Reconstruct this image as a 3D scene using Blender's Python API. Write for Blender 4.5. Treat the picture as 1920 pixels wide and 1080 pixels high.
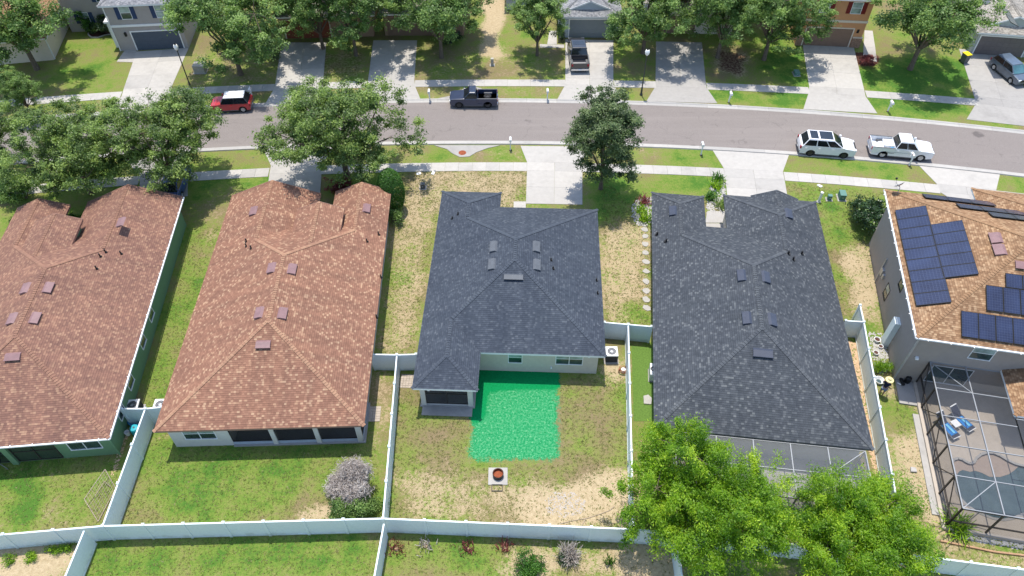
import bpy, bmesh, math, random
import numpy as np
from mathutils import Vector, Matrix

# ------------------------------------------------------------------ camera, sky, sun, exposure
scene = bpy.context.scene
for o in list(bpy.data.objects): bpy.data.objects.remove(o)
C = scene.collection
R = math.radians
PITCH, CAM_H, FOCAL = R(47.8), 43.0, 1400.0          # drone: tilt down, height in m, focal length in photo pixels
cam_d = bpy.data.cameras.new('camera'); cam = bpy.data.objects.new('camera', cam_d); C.objects.link(cam)
cam.location = (0, 0, CAM_H); cam.rotation_euler = (math.pi/2 - PITCH, 0, 0)
cam_d.sensor_width = 36; cam_d.lens = 36*FOCAL/1920; cam_d.clip_end = 2000; cam_d.clip_start = 0.5
scene.camera = cam
SUN_DIR = Vector((0.06, -0.25, -1.0)).normalized()
SUN_EL = math.asin(-SUN_DIR.z); SUN_AZ = math.atan2(-SUN_DIR.x, -SUN_DIR.y)
world = bpy.data.worlds.new('World'); scene.world = world; world.use_nodes = True
wn = world.node_tree.nodes; wl = world.node_tree.links
sky = wn.new('ShaderNodeTexSky'); sky.sky_type = 'NISHITA'; sky.sun_disc = False
sky.sun_elevation = SUN_EL; sky.sun_rotation = SUN_AZ
bg = wn['Background']; bg.inputs['Strength'].default_value = 0.15; wl.new(sky.outputs[0], bg.inputs[0])
sd = bpy.data.lights.new('sun', 'SUN'); sd.energy = 2.85; sd.angle = R(0.53); sd.color = (1.0, 0.945, 0.86)
sun = bpy.data.objects.new('sun', sd); C.objects.link(sun); sun.rotation_euler = SUN_DIR.to_track_quat('-Z', 'Y').to_euler()
sun.location = (0, 0, 80)
vs = scene.view_settings; vs.view_transform = 'Standard'; vs.look = 'None'; vs.gamma = 1; vs.exposure = 0.98
vs.use_curve_mapping = False

# ------------------------------------------------------------------ layout helpers (survey of the place)
def G(px, py, z=0.0):
    """point of the place at height z that the survey photograph shows at (px, py)"""
    u = (px-960)/FOCAL; v = (py-540)/FOCAL
    d = (u, math.cos(PITCH)-v*math.sin(PITCH), -math.sin(PITCH)-v*math.cos(PITCH))
    t = (z-CAM_H)/d[2]
    return Vector((d[0]*t, d[1]*t, z))
def ray(px, py):
    u = (px-960)/FOCAL; v = (py-540)/FOCAL
    return Vector((0, 0, CAM_H)), Vector((u, math.cos(PITCH)-v*math.sin(PITCH), -math.sin(PITCH)-v*math.cos(PITCH)))
def rng(seed): return np.random.default_rng(seed)

# ------------------------------------------------------------------ materials
MATS = {}
def lin(r, g, b):
    f = lambda c: (c/255/12.92) if c/255 <= .04045 else ((c/255+.055)/1.055)**2.4
    return (f(r), f(g), f(b), 1)
class NT:
    def __init__(s, name):
        s.m = bpy.data.materials.new(name); s.m.use_nodes = True
        s.t = s.m.node_tree; s.n = s.t.nodes; s.l = s.t.links
        s.p = s.n['Principled BSDF']; s.out = s.n['Material Output']
    def new(s, t, **k):
        n = s.n.new('ShaderNode'+t)
        for a, b in k.items():
            if a.startswith('i_'):
                key = a[2:]; key = int(key) if key.isdigit() else key.replace('_', ' ')
                n.inputs[key].default_value = b
            else: setattr(n, a, b)
        return n
    def link(s, a, b): s.l.new(a, b)
    def noise(s, scale, vec=None, detail=4, rough=.6):
        n = s.new('TexNoise'); n.inputs['Scale'].default_value = scale
        n.inputs['Detail'].default_value = detail; n.inputs['Roughness'].default_value = rough
        if vec is not None: s.link(vec, n.inputs['Vector'])
        return n.outputs['Fac']
    def math(s, op, a, b=None, clamp=False):
        n = s.new('Math', operation=op, use_clamp=clamp)
        for i, v in enumerate((a, b)):
            if v is None: continue
            if isinstance(v, (int, float)): n.inputs[i].default_value = v
            else: s.link(v, n.inputs[i])
        return n.outputs[0]
    def ramp(s, fac, stops, interp='LINEAR'):
        n = s.new('ValToRGB'); cr = n.color_ramp; cr.interpolation = interp
        while len(cr.elements) < len(stops): cr.elements.new(.5)
        for e, (p, c) in zip(cr.elements, stops): e.position = p; e.color = c if len(c) == 4 else (*c, 1)
        s.link(fac, n.inputs[0]); return n.outputs[0]
    def mix(s, fac, a, b, mode='MIX'):
        n = s.new('Mix', data_type='RGBA', blend_type=mode)
        for k, v in ((0, fac), (6, a), (7, b)):
            if isinstance(v, (int, float)): n.inputs[k].default_value = v
            elif isinstance(v, tuple): n.inputs[k].default_value = v if len(v) == 4 else (*v, 1)
            else: s.link(v, n.inputs[k])
        return n.outputs[2]
    def geo(s): return s.new('NewGeometry').outputs['Position']
    def obj(s): return s.new('TexCoord').outputs['Object']
    def smooth(s, x, a, b):
        n = s.new('MapRange', interpolation_type='SMOOTHSTEP'); s.link(x, n.inputs[0])
        n.inputs[1].default_value = a; n.inputs[2].default_value = b; return n.outputs[0]
    def bump(s, h, strength=.3, dist=.02):
        n = s.new('Bump'); n.inputs['Strength'].default_value = strength; n.inputs['Distance'].default_value = dist
        s.link(h, n.inputs['Height']); s.link(n.outputs[0], s.p.inputs['Normal'])
    def base(s, c):
        if isinstance(c, tuple): s.p.inputs['Base Color'].default_value = c if len(c) == 4 else (*c, 1)
        else: s.link(c, s.p.inputs['Base Color'])
    def set(s, rough=.7, metal=0., spec=.3, coat=0.):
        s.p.inputs['Roughness'].default_value = rough; s.p.inputs['Metallic'].default_value = metal
        s.p.inputs['Specular IOR Level'].default_value = spec; s.p.inputs['Coat Weight'].default_value = coat
        return s.m

def plain(name, col, rough=.6, metal=0., spec=.3, coat=0., var=.12, scale=3., bump=0., bscale=40):
    """painted / plastic / stucco: base colour with fine dirt variation"""
    if name in MATS: return MATS[name]
    k = NT(name); v = k.geo()
    n = k.noise(scale, v, 5); n2 = k.noise(scale*9, v, 3)
    f = k.math('ADD', k.math('MULTIPLY', n, .7), k.math('MULTIPLY', n2, .3))
    c = (*col[:3], 1)
    lo = tuple(x*(1-var) for x in col[:3]); hi = tuple(min(1, x*(1+var)) for x in col[:3])
    k.base(k.ramp(f, [(.3, lo), (.7, hi)]))
    if bump: k.bump(k.noise(bscale, v, 4), bump, .02)
    MATS[name] = k.set(rough, metal, spec, coat); return MATS[name]

def mat_concrete(name, col, stain=.4):
    k = NT(name); v = k.geo()
    big = k.noise(.35, v, 5, .65); mid = k.noise(2.2, v, 5, .7); fine = k.noise(28, v, 4, .7)
    oi = k.new('ObjectInfo').outputs['Random']
    c = k.ramp(k.math('ADD', k.math('MULTIPLY', mid, .6), k.math('MULTIPLY', fine, .4)),
               [(.3, tuple(x*.84 for x in col)), (.7, tuple(x*1.06 for x in col))])
    c = k.mix(k.math('MULTIPLY', k.smooth(big, .5, .72), stain), c, tuple(x*.55 for x in col))
    c = k.mix(1.0, c, k.ramp(oi, [(0, (.88, .88, .88)), (1, (1.05, 1.045, 1.03))]), 'MULTIPLY')
    k.base(c); k.bump(fine, .25, .01)
    return k.set(.85, 0, .2)

def mat_asphalt():
    k = NT('asphalt'); v = k.geo()
    fine = k.noise(18, v, 5, .75); mid = k.noise(1.1, v, 5, .6)
    map_ = k.new('Mapping'); map_.inputs['Scale'].default_value = (.06, 1.1, 1); k.link(v, map_.inputs[0])
    streak = k.noise(1.0, map_.outputs[0], 4, .6)
    base = k.ramp(fine, [(.3, (.15, .131, .121)), (.5, (.20, .176, .162)), (.72, (.27, .24, .222))])
    base = k.mix(k.math('MULTIPLY', k.smooth(mid, .35, .75), .25), base, (.18, .158, .145))
    base = k.mix(k.math('MULTIPLY', k.smooth(streak, .45, .7), .35), base, (.25, .222, .202))
    vor = k.new('TexNoise'); vor.inputs['Scale'].default_value = .33; vor.inputs['Detail'].default_value = 3; k.link(v, vor.inputs['Vector'])
    spot = k.smooth(vor.outputs['Fac'], .66, .72)
    base = k.mix(k.math('MULTIPLY', spot, .6), base, (.07, .062, .062))
    vo = k.new('TexVoronoi', feature='DISTANCE_TO_EDGE'); vo.inputs['Scale'].default_value = .33
    vv = k.new('VectorMath', operation='ADD'); nz = k.new('TexNoise'); nz.inputs['Scale'].default_value = .8; k.link(v, nz.inputs['Vector']); k.link(v, vv.inputs[0]); k.link(nz.outputs['Color'], vv.inputs[1]); k.link(vv.outputs[0], vo.inputs['Vector'])
    crack = k.math('MULTIPLY', k.math('LESS_THAN', vo.outputs['Distance'], .012), k.smooth(mid, .45, .6))
    base = k.mix(k.math('MULTIPLY', crack, .22), base, (.06, .055, .052))
    k.base(base); k.bump(fine, .35, .012)
    return k.set(.9, 0, .15)

def shingle_nodes(k, pal, use_attr):
    if use_attr:
        a = k.new('Attribute', attribute_name='var'); rnd = a.outputs['Fac']; h = rnd
        col = k.ramp(rnd, pal)
        return col, h
    uv = k.new('UVMap').outputs[0]
    sx = k.new('SeparateXYZ'); k.link(uv, sx.inputs[0])
    u, v = sx.outputs[0], sx.outputs[1]
    RH, TW = .143, .17
    vr = k.math('DIVIDE', v, RH); row = k.math('FLOOR', vr); fr = k.math('FRACT', vr)
    wn1 = k.new('TexWhiteNoise', noise_dimensions='1D'); k.link(row, wn1.inputs['W'])
    uo = k.math('ADD', k.math('DIVIDE', u, TW), k.math('MULTIPLY', wn1.outputs['Value'], 7.3))
    jit = k.new('TexNoise', noise_dimensions='1D'); jit.inputs['Scale'].default_value = 1.7; jit.inputs['Detail'].default_value = 1
    k.link(k.math('ADD', uo, k.math('MULTIPLY', row, 31.7)), jit.inputs['W'])
    uo = k.math('ADD', uo, k.math('MULTIPLY', jit.outputs['Fac'], .6))
    colid = k.math('FLOOR', uo); fu = k.math('FRACT', uo)
    cv = k.new('CombineXYZ'); k.link(colid, cv.inputs[0]); k.link(row, cv.inputs[1])
    w = k.new('TexWhiteNoise', noise_dimensions='2D'); k.link(cv.outputs[0], w.inputs['Vector'])
    rnd = w.outputs['Value']
    col = k.ramp(rnd, pal, 'LINEAR')
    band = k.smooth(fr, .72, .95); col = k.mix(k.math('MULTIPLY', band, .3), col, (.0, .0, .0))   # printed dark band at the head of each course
    # course shadow: the butt edge of the course above stands proud -> relief
    tab = k.math('MULTIPLY', k.math('GREATER_THAN', rnd, .5), .5)
    h = k.math('ADD', k.math('SUBTRACT', 1.0, fr), tab)
    gap = k.math('MULTIPLY', k.math('LESS_THAN', fu, .06), -.35)
    h = k.math('ADD', h, gap)
    return col, h
def mat_shingle(name, pal, attr=False, rough=.9):
    k = NT(name); v = k.geo()
    col, h = shingle_nodes(k, pal, attr)
    g = k.noise(60, v, 3, .7); big = k.noise(.45, v, 4, .6); mid = k.noise(3.2, v, 4, .6)
    col = k.mix(1, col, k.ramp(g, [(.25, (.8, .8, .8)), (.75, (1.16, 1.16, 1.16))]), 'MULTIPLY')
    col = k.mix(1, col, k.ramp(big, [(.3, (.9, .9, .92)), (.7, (1.08, 1.07, 1.05))]), 'MULTIPLY')
    col = k.mix(1, col, k.ramp(mid, [(.3, (.94, .94, .94)), (.7, (1.05, 1.05, 1.05))]), 'MULTIPLY')
    mp = k.new('Mapping'); mp.inputs['Scale'].default_value = (1.6, .12, 1); k.link(k.new('UVMap').outputs[0], mp.inputs[0]); st = k.noise(1.0, mp.outputs[0], 4, .6)
    col = k.mix(1, col, k.ramp(st, [(.35, (.86, .87, .88)), (.6, (1.04, 1.03, 1.02))]), 'MULTIPLY')   # rain streaks down the slope
    k.base(col)
    if not attr: k.bump(h, .7, .018)
    else: k.bump(g, .3, .01)
    return k.set(rough, 0, .12)

def mat_leaf(name, stops, trans=.28, rough=.5):
    k = NT(name)
    a = k.new('Attribute', attribute_name='var').outputs['Fac']
    c = k.ramp(a, stops)
    k.base(c); k.set(rough, 0, .4)
    tr = k.new('BsdfTranslucent'); hs = k.new('HueSaturation'); hs.inputs['Value'].default_value = 1.5; hs.inputs['Saturation'].default_value = 1.1
    k.link(c, hs.inputs['Color']); k.link(hs.outputs[0], tr.inputs[0])
    ms = k.new('MixShader'); ms.inputs[0].default_value = trans
    k.link(k.p.outputs[0], ms.inputs[1]); k.link(tr.outputs[0], ms.inputs[2]); k.link(ms.outputs[0], k.out.inputs[0])
    return k.m

def mat_screen(name, col=(.012, .012, .013), opac=.5):
    k = NT(name); k.base(col); k.set(.6, 0, .2)
    t = k.new('BsdfTransparent'); ms = k.new('MixShader')
    n = k.noise(1.3, k.geo(), 3)
    k.link(k.math('ADD', k.math('MULTIPLY', n, .12), opac-.06), ms.inputs[0])
    k.link(t.outputs[0], ms.inputs[1]); k.link(k.p.outputs[0], ms.inputs[2]); k.link(ms.outputs[0], k.out.inputs[0])
    return k.m

def mat_bark(name='bark', col=(.16, .125, .095)):
    k = NT(name); v = k.obj(); mp = k.new('Mapping'); mp.inputs['Scale'].default_value = (6, 6, 1.2); k.link(v, mp.inputs[0])
    n = k.noise(3, mp.outputs[0], 6, .7)
    k.base(k.ramp(n, [(.3, tuple(x*.45 for x in col)), (.7, tuple(x*1.35 for x in col))])); k.bump(n, .6, .04)
    return k.set(.9, 0, .1)

def mat_ground():
    """lawn / weeds / bare sand; attribute cov: R = plant cover, G = lushness, B = mulch / litter"""
    k = NT('lawn_and_sand'); v = k.geo()
    at = k.new('Attribute', attribute_name='cov'); sp = k.new('SeparateColor'); k.link(at.outputs['Color'], sp.inputs[0])
    cov, lush, mul = sp.outputs[0], sp.outputs[1], sp.outputs[2]
    n1 = k.noise(.9, v, 3, .65); n2 = k.noise(4.2, v, 3, .7); n3 = k.noise(13, v, 2, .75); n4 = k.noise(34, v, 1, .7); nb = k.noise(.28, v, 2, .6)
    mott = k.math('ADD', k.math('ADD', k.math('MULTIPLY', n1, .25), k.math('MULTIPLY', n2, .45)), k.math('ADD', k.math('MULTIPLY', n3, .40), -.05))
    th = k.math('ADD', mott, k.math('MULTIPLY', k.math('SUBTRACT', cov, .52), .95))
    cover = k.smooth(th, .45, .575)
    hue = k.math('ADD', lush, k.math('MULTIPLY', k.math('SUBTRACT', k.math('ADD', k.math('MULTIPLY', n1, .5), k.math('MULTIPLY', n2, .5)), .5), 1.9))
    hue = k.math('ADD', hue, k.math('MULTIPLY', k.math('SUBTRACT', nb, .5), 1.6))
    grass = k.ramp(hue, [(.0, (.195, .152, .085)), (.22, (.185, .162, .072)), (.48, (.175, .20, .055)), (.70, (.135, .20, .036)), (1, (.065, .148, .023))])
    blade = k.math('ADD', k.math('MULTIPLY', n4, .5), k.math('MULTIPLY', n3, .5))
    grass = k.mix(1, grass, k.ramp(blade, [(.3, (.55, .56, .55)), (.5, (1., 1., 1.)), (.7, (1.5, 1.45, 1.35))]), 'MULTIPLY')
    sand = k.ramp(k.math('ADD', k.math('MULTIPLY', n2, .5), k.math('MULTIPLY', n4, .5)), [(.3, (.24, .18, .105)), (.46, (.37, .29, .175)), (.62, (.48, .39, .255))])
    col = k.mix(cover, sand, grass)
    mulch = k.ramp(n4, [(.3, (.05, .022, .016)), (.6, (.11, .05, .035)), (.8, (.19, .10, .07))])
    col = k.mix(k.smooth(k.math('ADD', mul, k.math('MULTIPLY', k.math('SUBTRACT', n2, .5), .5)), .4, .6), col, mulch)
    k.base(col); k.bump(blade, .9, .05)
    return k.set(.95, 0, .08)

def mat_green_dye():
    """sprayed green seed cover with thin ragged patches"""
    k = NT('sprayed_green_seed'); v = k.geo()
    at = k.new('Attribute', attribute_name='cov'); sp = k.new('SeparateColor'); k.link(at.outputs['Color'], sp.inputs[0])
    n2 = k.noise(2.4, v, 3, .7); n3 = k.noise(7, v, 3, .75); n4 = k.noise(24, v, 2, .75)
    m = k.math('ADD', k.math('MULTIPLY', n3, .55), k.math('MULTIPLY', n4, .45))
    gr = k.ramp(m, [(.36, (.004, .14, .042)), (.45, (.012, .205, .070)), (.52, (.032, .255, .098)), (.58, (.10, .33, .155)), (.66, (.25, .42, .25))])
    lo = k.ramp(m, [(.35, (.002, .15, .042)), (.65, (.006, .24, .076))])
    gr = k.mix(k.smooth(k.math('ADD', sp.outputs[1], k.math('MULTIPLY', n2, .35)), .4, .75), lo, gr)
    sandy = k.ramp(m, [(.3, (.10, .10, .04)), (.55, (.26, .23, .11)), (.75, (.42, .36, .22))])
    mk = k.math('ADD', sp.outputs[0], k.math('MULTIPLY', k.math('SUBTRACT', k.math('ADD', k.math('MULTIPLY', n2, .5), k.math('MULTIPLY', n4, .5)), .5), 2.4))
    k.base(gr); k.bump(m, .8, .05); k.set(.95, 0, .05)
    t = k.new('BsdfTransparent'); ms = k.new('MixShader'); k.link(k.smooth(mk, .40, .58), ms.inputs[0])
    k.link(t.outputs[0], ms.inputs[1]); k.link(k.p.outputs[0], ms.inputs[2]); k.link(ms.outputs[0], k.out.inputs[0])
    return k.m

def mat_glass(name, col, rough=.08):
    k = NT(name); n = k.noise(1.2, k.geo(), 2)
    k.base(k.ramp(n, [(.35, tuple(c*.6 for c in col)), (.65, tuple(c*1.3 for c in col))]))
    return k.set(rough, 0, .6, .3)
def mat_solar():
    k = NT('solar_cells'); uv = k.new('UVMap').outputs[0]; sx = k.new('SeparateXYZ'); k.link(uv, sx.inputs[0])
    fx = k.math('FRACT', k.math('MULTIPLY', sx.outputs[0], 6.0)); fy = k.math('FRACT', k.math('MULTIPLY', sx.outputs[1], 10.0))
    ln = k.math('MAXIMUM', k.math('LESS_THAN', fx, .05), k.math('LESS_THAN', fy, .06))
    n = k.noise(.7, k.geo(), 3)
    c = k.mix(ln, k.ramp(n, [(.3, (.012, .016, .040)), (.7, (.022, .032, .075))]), (.06, .075, .13))
    k.base(c); return k.set(.22, 0, .5, .25)
def mat_paint(name, col, flake=.1):
    k = NT(name); n = k.noise(2.5, k.geo(), 4)
    k.base(k.ramp(n, [(.3, tuple(c*(1-flake) for c in col)), (.7, tuple(min(1, c*(1+flake)) for c in col))]))
    return k.set(.3, 0, .5, .7)

def mat_vinyl():
    """white vinyl with algae and splash dirt near the ground"""
    k = NT('white_vinyl'); v = k.geo(); sp = k.new('SeparateXYZ'); k.link(v, sp.inputs[0]); n = k.noise(1.6, v, 4, .65); n2 = k.noise(9, v, 3)
    c = k.ramp(n2, [(.3, (.64, .70, .705)), (.7, (.70, .76, .765))])
    g = k.math('SUBTRACT', k.math('MULTIPLY', n, .9), sp.outputs[2])
    c = k.mix(k.math('MULTIPLY', k.smooth(g, .0, .5), .5), c, (.30, .34, .24)); k.base(k.mix(k.math('MULTIPLY', k.smooth(n, .55, .75), .12), c, (.42, .46, .40)))
    return k.set(.5, 0, .3)
M = {}
M['ground'] = mat_ground(); M['dye'] = mat_green_dye(); M['asphalt'] = mat_asphalt()
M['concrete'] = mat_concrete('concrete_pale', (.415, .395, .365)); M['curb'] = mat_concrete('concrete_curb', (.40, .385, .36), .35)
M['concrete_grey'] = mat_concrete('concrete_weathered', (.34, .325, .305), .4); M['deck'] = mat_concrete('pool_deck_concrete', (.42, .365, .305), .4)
M['paver'] = mat_concrete('paver_stone', (.43, .37, .31), .2)
BROWN = [(0, (0.2008, 0.1052, 0.072)), (0.35, (0.229, 0.1202, 0.0822)), (0.65, (0.2549, 0.1351, 0.0913)), (0.8, (0.2806, 0.1531, 0.1024)), (0.9, (0.3424, 0.2053, 0.1327)), (1, (0.3991, 0.2585, 0.1681))]
BROWN1 = [(0, (0.1752, 0.096, 0.0737)), (0.35, (0.2028, 0.1098, 0.082)), (0.65, (0.2303, 0.1259, 0.0904)), (0.85, (0.2716, 0.1546, 0.107)), (1, (0.3212, 0.1966, 0.132))]
GREY = [(0, (0.0468, 0.0568, 0.0736)), (0.4, (0.0525, 0.0636, 0.0818)), (0.75, (0.0592, 0.0713, 0.0907)), (0.92, (0.0705, 0.0839, 0.1032)), (1, (0.0916, 0.1061, 0.1247))]
GREY4 = [(0, (0.051, 0.058, 0.0673)), (0.4, (0.0579, 0.0658, 0.0762)), (0.75, (0.0673, 0.0759, 0.0871)), (0.9, (0.0897, 0.0991, 0.109)), (1, (0.1284, 0.1387, 0.1442))]
TAN = [(0, (0.1925, 0.1113, 0.0618)), (0.4, (0.2485, 0.1473, 0.0827)), (0.7, (0.2965, 0.1832, 0.1042)), (1, (0.3925, 0.2632, 0.1562))]
FARG = [(0, (.16, .165, .175)), (.5, (.24, .245, .255)), (1, (.34, .34, .34))]
FART = [(0, (.20, .185, .16)), (.5, (.29, .27, .235)), (1, (.40, .37, .32))]
for n, p in (('brown', BROWN), ('brown_dark', BROWN1), ('grey', GREY), ('grey_flecked', GREY4), ('tan', TAN), ('farg', FARG), ('fart', FART)):
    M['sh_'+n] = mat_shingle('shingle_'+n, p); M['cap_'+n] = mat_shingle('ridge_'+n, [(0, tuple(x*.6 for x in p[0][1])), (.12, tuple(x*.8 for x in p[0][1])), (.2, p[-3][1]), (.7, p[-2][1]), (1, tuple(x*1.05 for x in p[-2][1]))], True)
M['leaf_oak'] = mat_leaf('oak_leaf', [(0, (0.050, 0.088, 0.024)), (.3, (0.102, 0.162, 0.041)), (.55, (0.158, 0.240, 0.057)), (.8, (0.231, 0.324, 0.075)), (1, (0.326, 0.428, 0.116))], .38)
M['leaf_deep'] = mat_leaf('deep_green_leaf', [(0, (0.056, 0.108, 0.028)), (.35, (0.112, 0.194, 0.050)), (.65, (0.179, 0.280, 0.073)), (1, (0.298, 0.417, 0.119))], .38)
M['leaf_bright'] = mat_leaf('bright_leaf', [(0, (0.052, 0.140, 0.006)), (.3, (0.116, 0.244, 0.011)), (.6, (0.196, 0.349, 0.017)), (.85, (0.290, 0.441, 0.023)), (1, (0.417, 0.558, 0.042))], .42)
M['leaf_mid'] = mat_leaf('holly_leaf', [(0, (.03, .055, .018)), (.35, (.065, .105, .035)), (.65, (.105, .16, .052)), (1, (.20, .26, .11))], .3)
M['leaf_dark'] = mat_leaf('dark_glossy_leaf', [(0, (.012, .032, .012)), (.5, (.03, .065, .022)), (.85, (.06, .12, .03)), (1, (.16, .24, .05))], .12, .35)
M['leaf_topiary'] = mat_leaf('clipped_leaf', [(0, (.02, .07, .008)), (.5, (.045, .135, .014)), (1, (.11, .24, .03))])
M['leaf_red'] = mat_leaf('red_leaf', [(0, (.09, .018, .02)), (.6, (.19, .05, .05)), (1, (.33, .12, .09))])
M['leaf_dry'] = mat_leaf('dry_plume', [(0, (0.188, 0.155, 0.136)), (.5, (0.320, 0.280, 0.250)), (1, (0.508, 0.472, 0.428))], .2)
M['grass'] = mat_leaf('grass_blade', [(0, (.09, .115, .03)), (.4, (.155, .18, .045)), (.75, (.22, .22, .075)), (1, (.34, .30, .15))], .4)
M['bark'] = mat_bark(); M['bark_pale'] = mat_bark('bark_pale', (.34, .29, .23)); M['twig'] = mat_bark('dry_twig', (.38, .31, .24))
M['white'] = plain('white_paint', (.76, .76, .75), .5, var=.06); M['vinyl'] = mat_vinyl()
M['beige'] = plain('beige_stucco', (.52, .475, .40), .9, var=.08, bump=.3); M['offwhite'] = plain('offwhite_stucco', (.56, .53, .48), .9, var=.07, bump=.3)
M['greenwall'] = plain('green_stucco', (.135, .24, .13), .9, var=.08, bump=.3); M['greige'] = plain('greige_stucco', (.33, .285, .25), .9, var=.06, bump=.3)
M['greywall'] = plain('grey_stucco', (.35, .32, .30), .9, var=.06, bump=.3); M['orange'] = plain('orange_stucco', (.52, .265, .125), .9, var=.06, bump=.3)
M['brownwall'] = plain('brown_stucco', (.30, .19, .13), .9, var=.1, bump=.3); M['brickred'] = plain('rust_red_panel', (.20, .055, .03), .7, var=.15)
M['cream'] = plain('cream_trim', (.62, .54, .43), .7, var=.05); M['sage'] = plain('sage_stucco', (.36, .39, .36), .9, var=.06, bump=.3)
M['bluegrey'] = plain('bluegrey_stucco', (.42, .46, .50), .9, var=.06, bump=.2); M['stone'] = plain('stone_cladding', (.26, .16, .11), .9, var=.5, scale=7, bump=.6, bscale=9)
M['door_grey'] = plain('garage_door_grey', (.20, .225, .235), .6, var=.06); M['door_navy'] = plain('garage_door_navy', (.075, .095, .125), .6, var=.08)
M['door_brown'] = plain('garage_door_brown', (.21, .135, .095), .6, var=.06); M['door_taupe'] = plain('garage_door_taupe', (.15, .13, .125), .6, var=.06)
M['navy'] = plain('navy_shutter', (.025, .05, .12), .5); M['maroon'] = plain('maroon_shutter', (.16, .012, .012), .5)
M['vent_brown'] = plain('vent_brown', (.21, .125, .125), .45, var=.18); M['vent_grey'] = plain('vent_slate', (.045, .053, .075), .4, var=.15); M['vent_mill'] = plain('vent_galvanised', (.085, .095, .108), .6, var=.18)
M['metal_edge'] = plain('galvanised_edge', (.45, .46, .48), .4, .6); M['black'] = plain('black_metal', (.014, .014, .015), .5, var=.2); M['rubber'] = plain('rubber', (.018, .018, .018), .85, var=.2)
M['alu'] = plain('aluminium_frame', (.27, .28, .29), .5, .1, var=.08); M['bronze'] = plain('bronze_frame', (.045, .037, .032), .5, var=.15)
M['screen'] = mat_screen('insect_screen', (.016, .016, .018), .55); M['screen_light'] = mat_screen('cage_screen', (.07, .075, .085), .30); M['screen_side'] = mat_screen('cage_side_screen', (.03, .032, .036), .42)
M['glass'] = mat_glass('window_glass', (.035, .065, .06)); M['glass_pale'] = mat_glass('window_glass_blind', (.25, .33, .31), .15); M['car_glass'] = mat_glass('car_glass', (.012, .016, .02), .05); M['car_glass_blue'] = mat_glass('tinted_windscreen', (.05, .13, .15), .05)
M['solar'] = mat_solar(); M['lamp_glass'] = plain('lamp_globe', (.78, .78, .74), .3)
M['p_white'] = mat_paint('car_white', (.72, .73, .74), .03); M['p_navy'] = mat_paint('car_navy', (.030, .042, .080)); M['p_black'] = mat_paint('car_black', (.022, .023, .027))
M['p_steel'] = mat_paint('car_steel_blue', (.075, .10, .135)); M['p_red'] = mat_paint('car_red', (.42, .022, .03)); M['p_blue'] = mat_paint('car_dark_blue', (.025, .055, .18)); M['p_silver'] = mat_paint('car_silver', (.5, .52, .54))
M['rim'] = plain('alloy_rim', (.46, .47, .48), .35, .6); M['rim_dark'] = plain('dark_rim', (.07, .07, .075), .4, .5); M['chrome'] = plain('chrome', (.65, .66, .68), .18, .9, var=.04)
M['tail'] = plain('tail_lamp', (.25, .008, .015), .25); M['head'] = plain('head_lamp', (.6, .62, .64), .15); M['grey_plastic'] = plain('grey_plastic', (.11, .112, .115), .6)
M['util_green'] = plain('utility_green', (.10, .20, .165), .55); M['util_tan'] = plain('utility_tan', (.36, .34, .285), .6); M['util_dark'] = plain('utility_charcoal', (.10, .105, .10), .6)  # the last one is the small black box's own dark colour
M['rust'] = plain('rusted_steel', (.24, .062, .025), .85, var=.45, scale=7); M['ash'] = plain('ash_grey', (.05, .045, .042), .95, var=.4)
M['ac_white'] = plain('condenser_white', (.62, .62, .61), .5); M['ac_dark'] = plain('condenser_grille', (.045, .047, .05), .6, var=.2)
M['rock_pale'] = plain('broken_rock', (.38, .345, .31), .9, var=.3, scale=9); M['rock_white'] = plain('white_rock', (.36, .345, .32), .9, var=.25, scale=9); M['rock_tan'] = plain('river_rock', (.46, .32, .2), .9, var=.5, scale=11); M['rock_grey'] = plain('stepping_stone', (.36, .345, .315), .9, var=.12)
M['soil'] = plain('bare_soil', (.30, .225, .13), .95, var=.3, scale=6, bump=.5); M['mulch'] = plain('mulch', (.085, .038, .027), .95, var=.5, scale=14, bump=.8); M['terracotta'] = plain('terracotta', (.33, .12, .06), .8)
M['towel'] = plain('blue_towel', (.015, .19, .52), .9, var=.1); M['towel_pale'] = plain('pale_blue_stripe', (.18, .52, .72), .9); M['sling'] = plain('navy_sling', (.035, .042, .07), .8)
M['tank_teal'] = plain('teal_plastic', (.02, .33, .40), .4); M['tub_blue'] = plain('blue_plastic', (.05, .26, .48), .4); M['yellow'] = plain('yellow_lid', (.72, .55, .01), .5)
M['turf'] = plain('synthetic_turf', (.095, .17, .03), .95, var=.35, scale=9, bump=.8); M['wood'] = plain('timber_edge', (.36, .22, .13), .85, var=.25)
k = NT('pool_water'); k.base(k.ramp(k.noise(1.5, k.geo(), 5), [(.3, (.05, .082, .092)), (.7, (.08, .12, .128))])); k.bump(k.noise(3, k.geo(), 3), .06, .05); M['water'] = k.set(.06, 0, .5)
M['pool_floor'] = plain('pool_shelf', (.30, .235, .19), .8, var=.1)
M['skin'] = plain('skin', (.42, .25, .17), .6); M['shirt'] = plain('navy_shirt', (.012, .014, .035), .9); M['shorts'] = plain('grey_shorts', (.16, .18, .24), .9); M['straw'] = plain('straw', (.60, .52, .27), .9)

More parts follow.
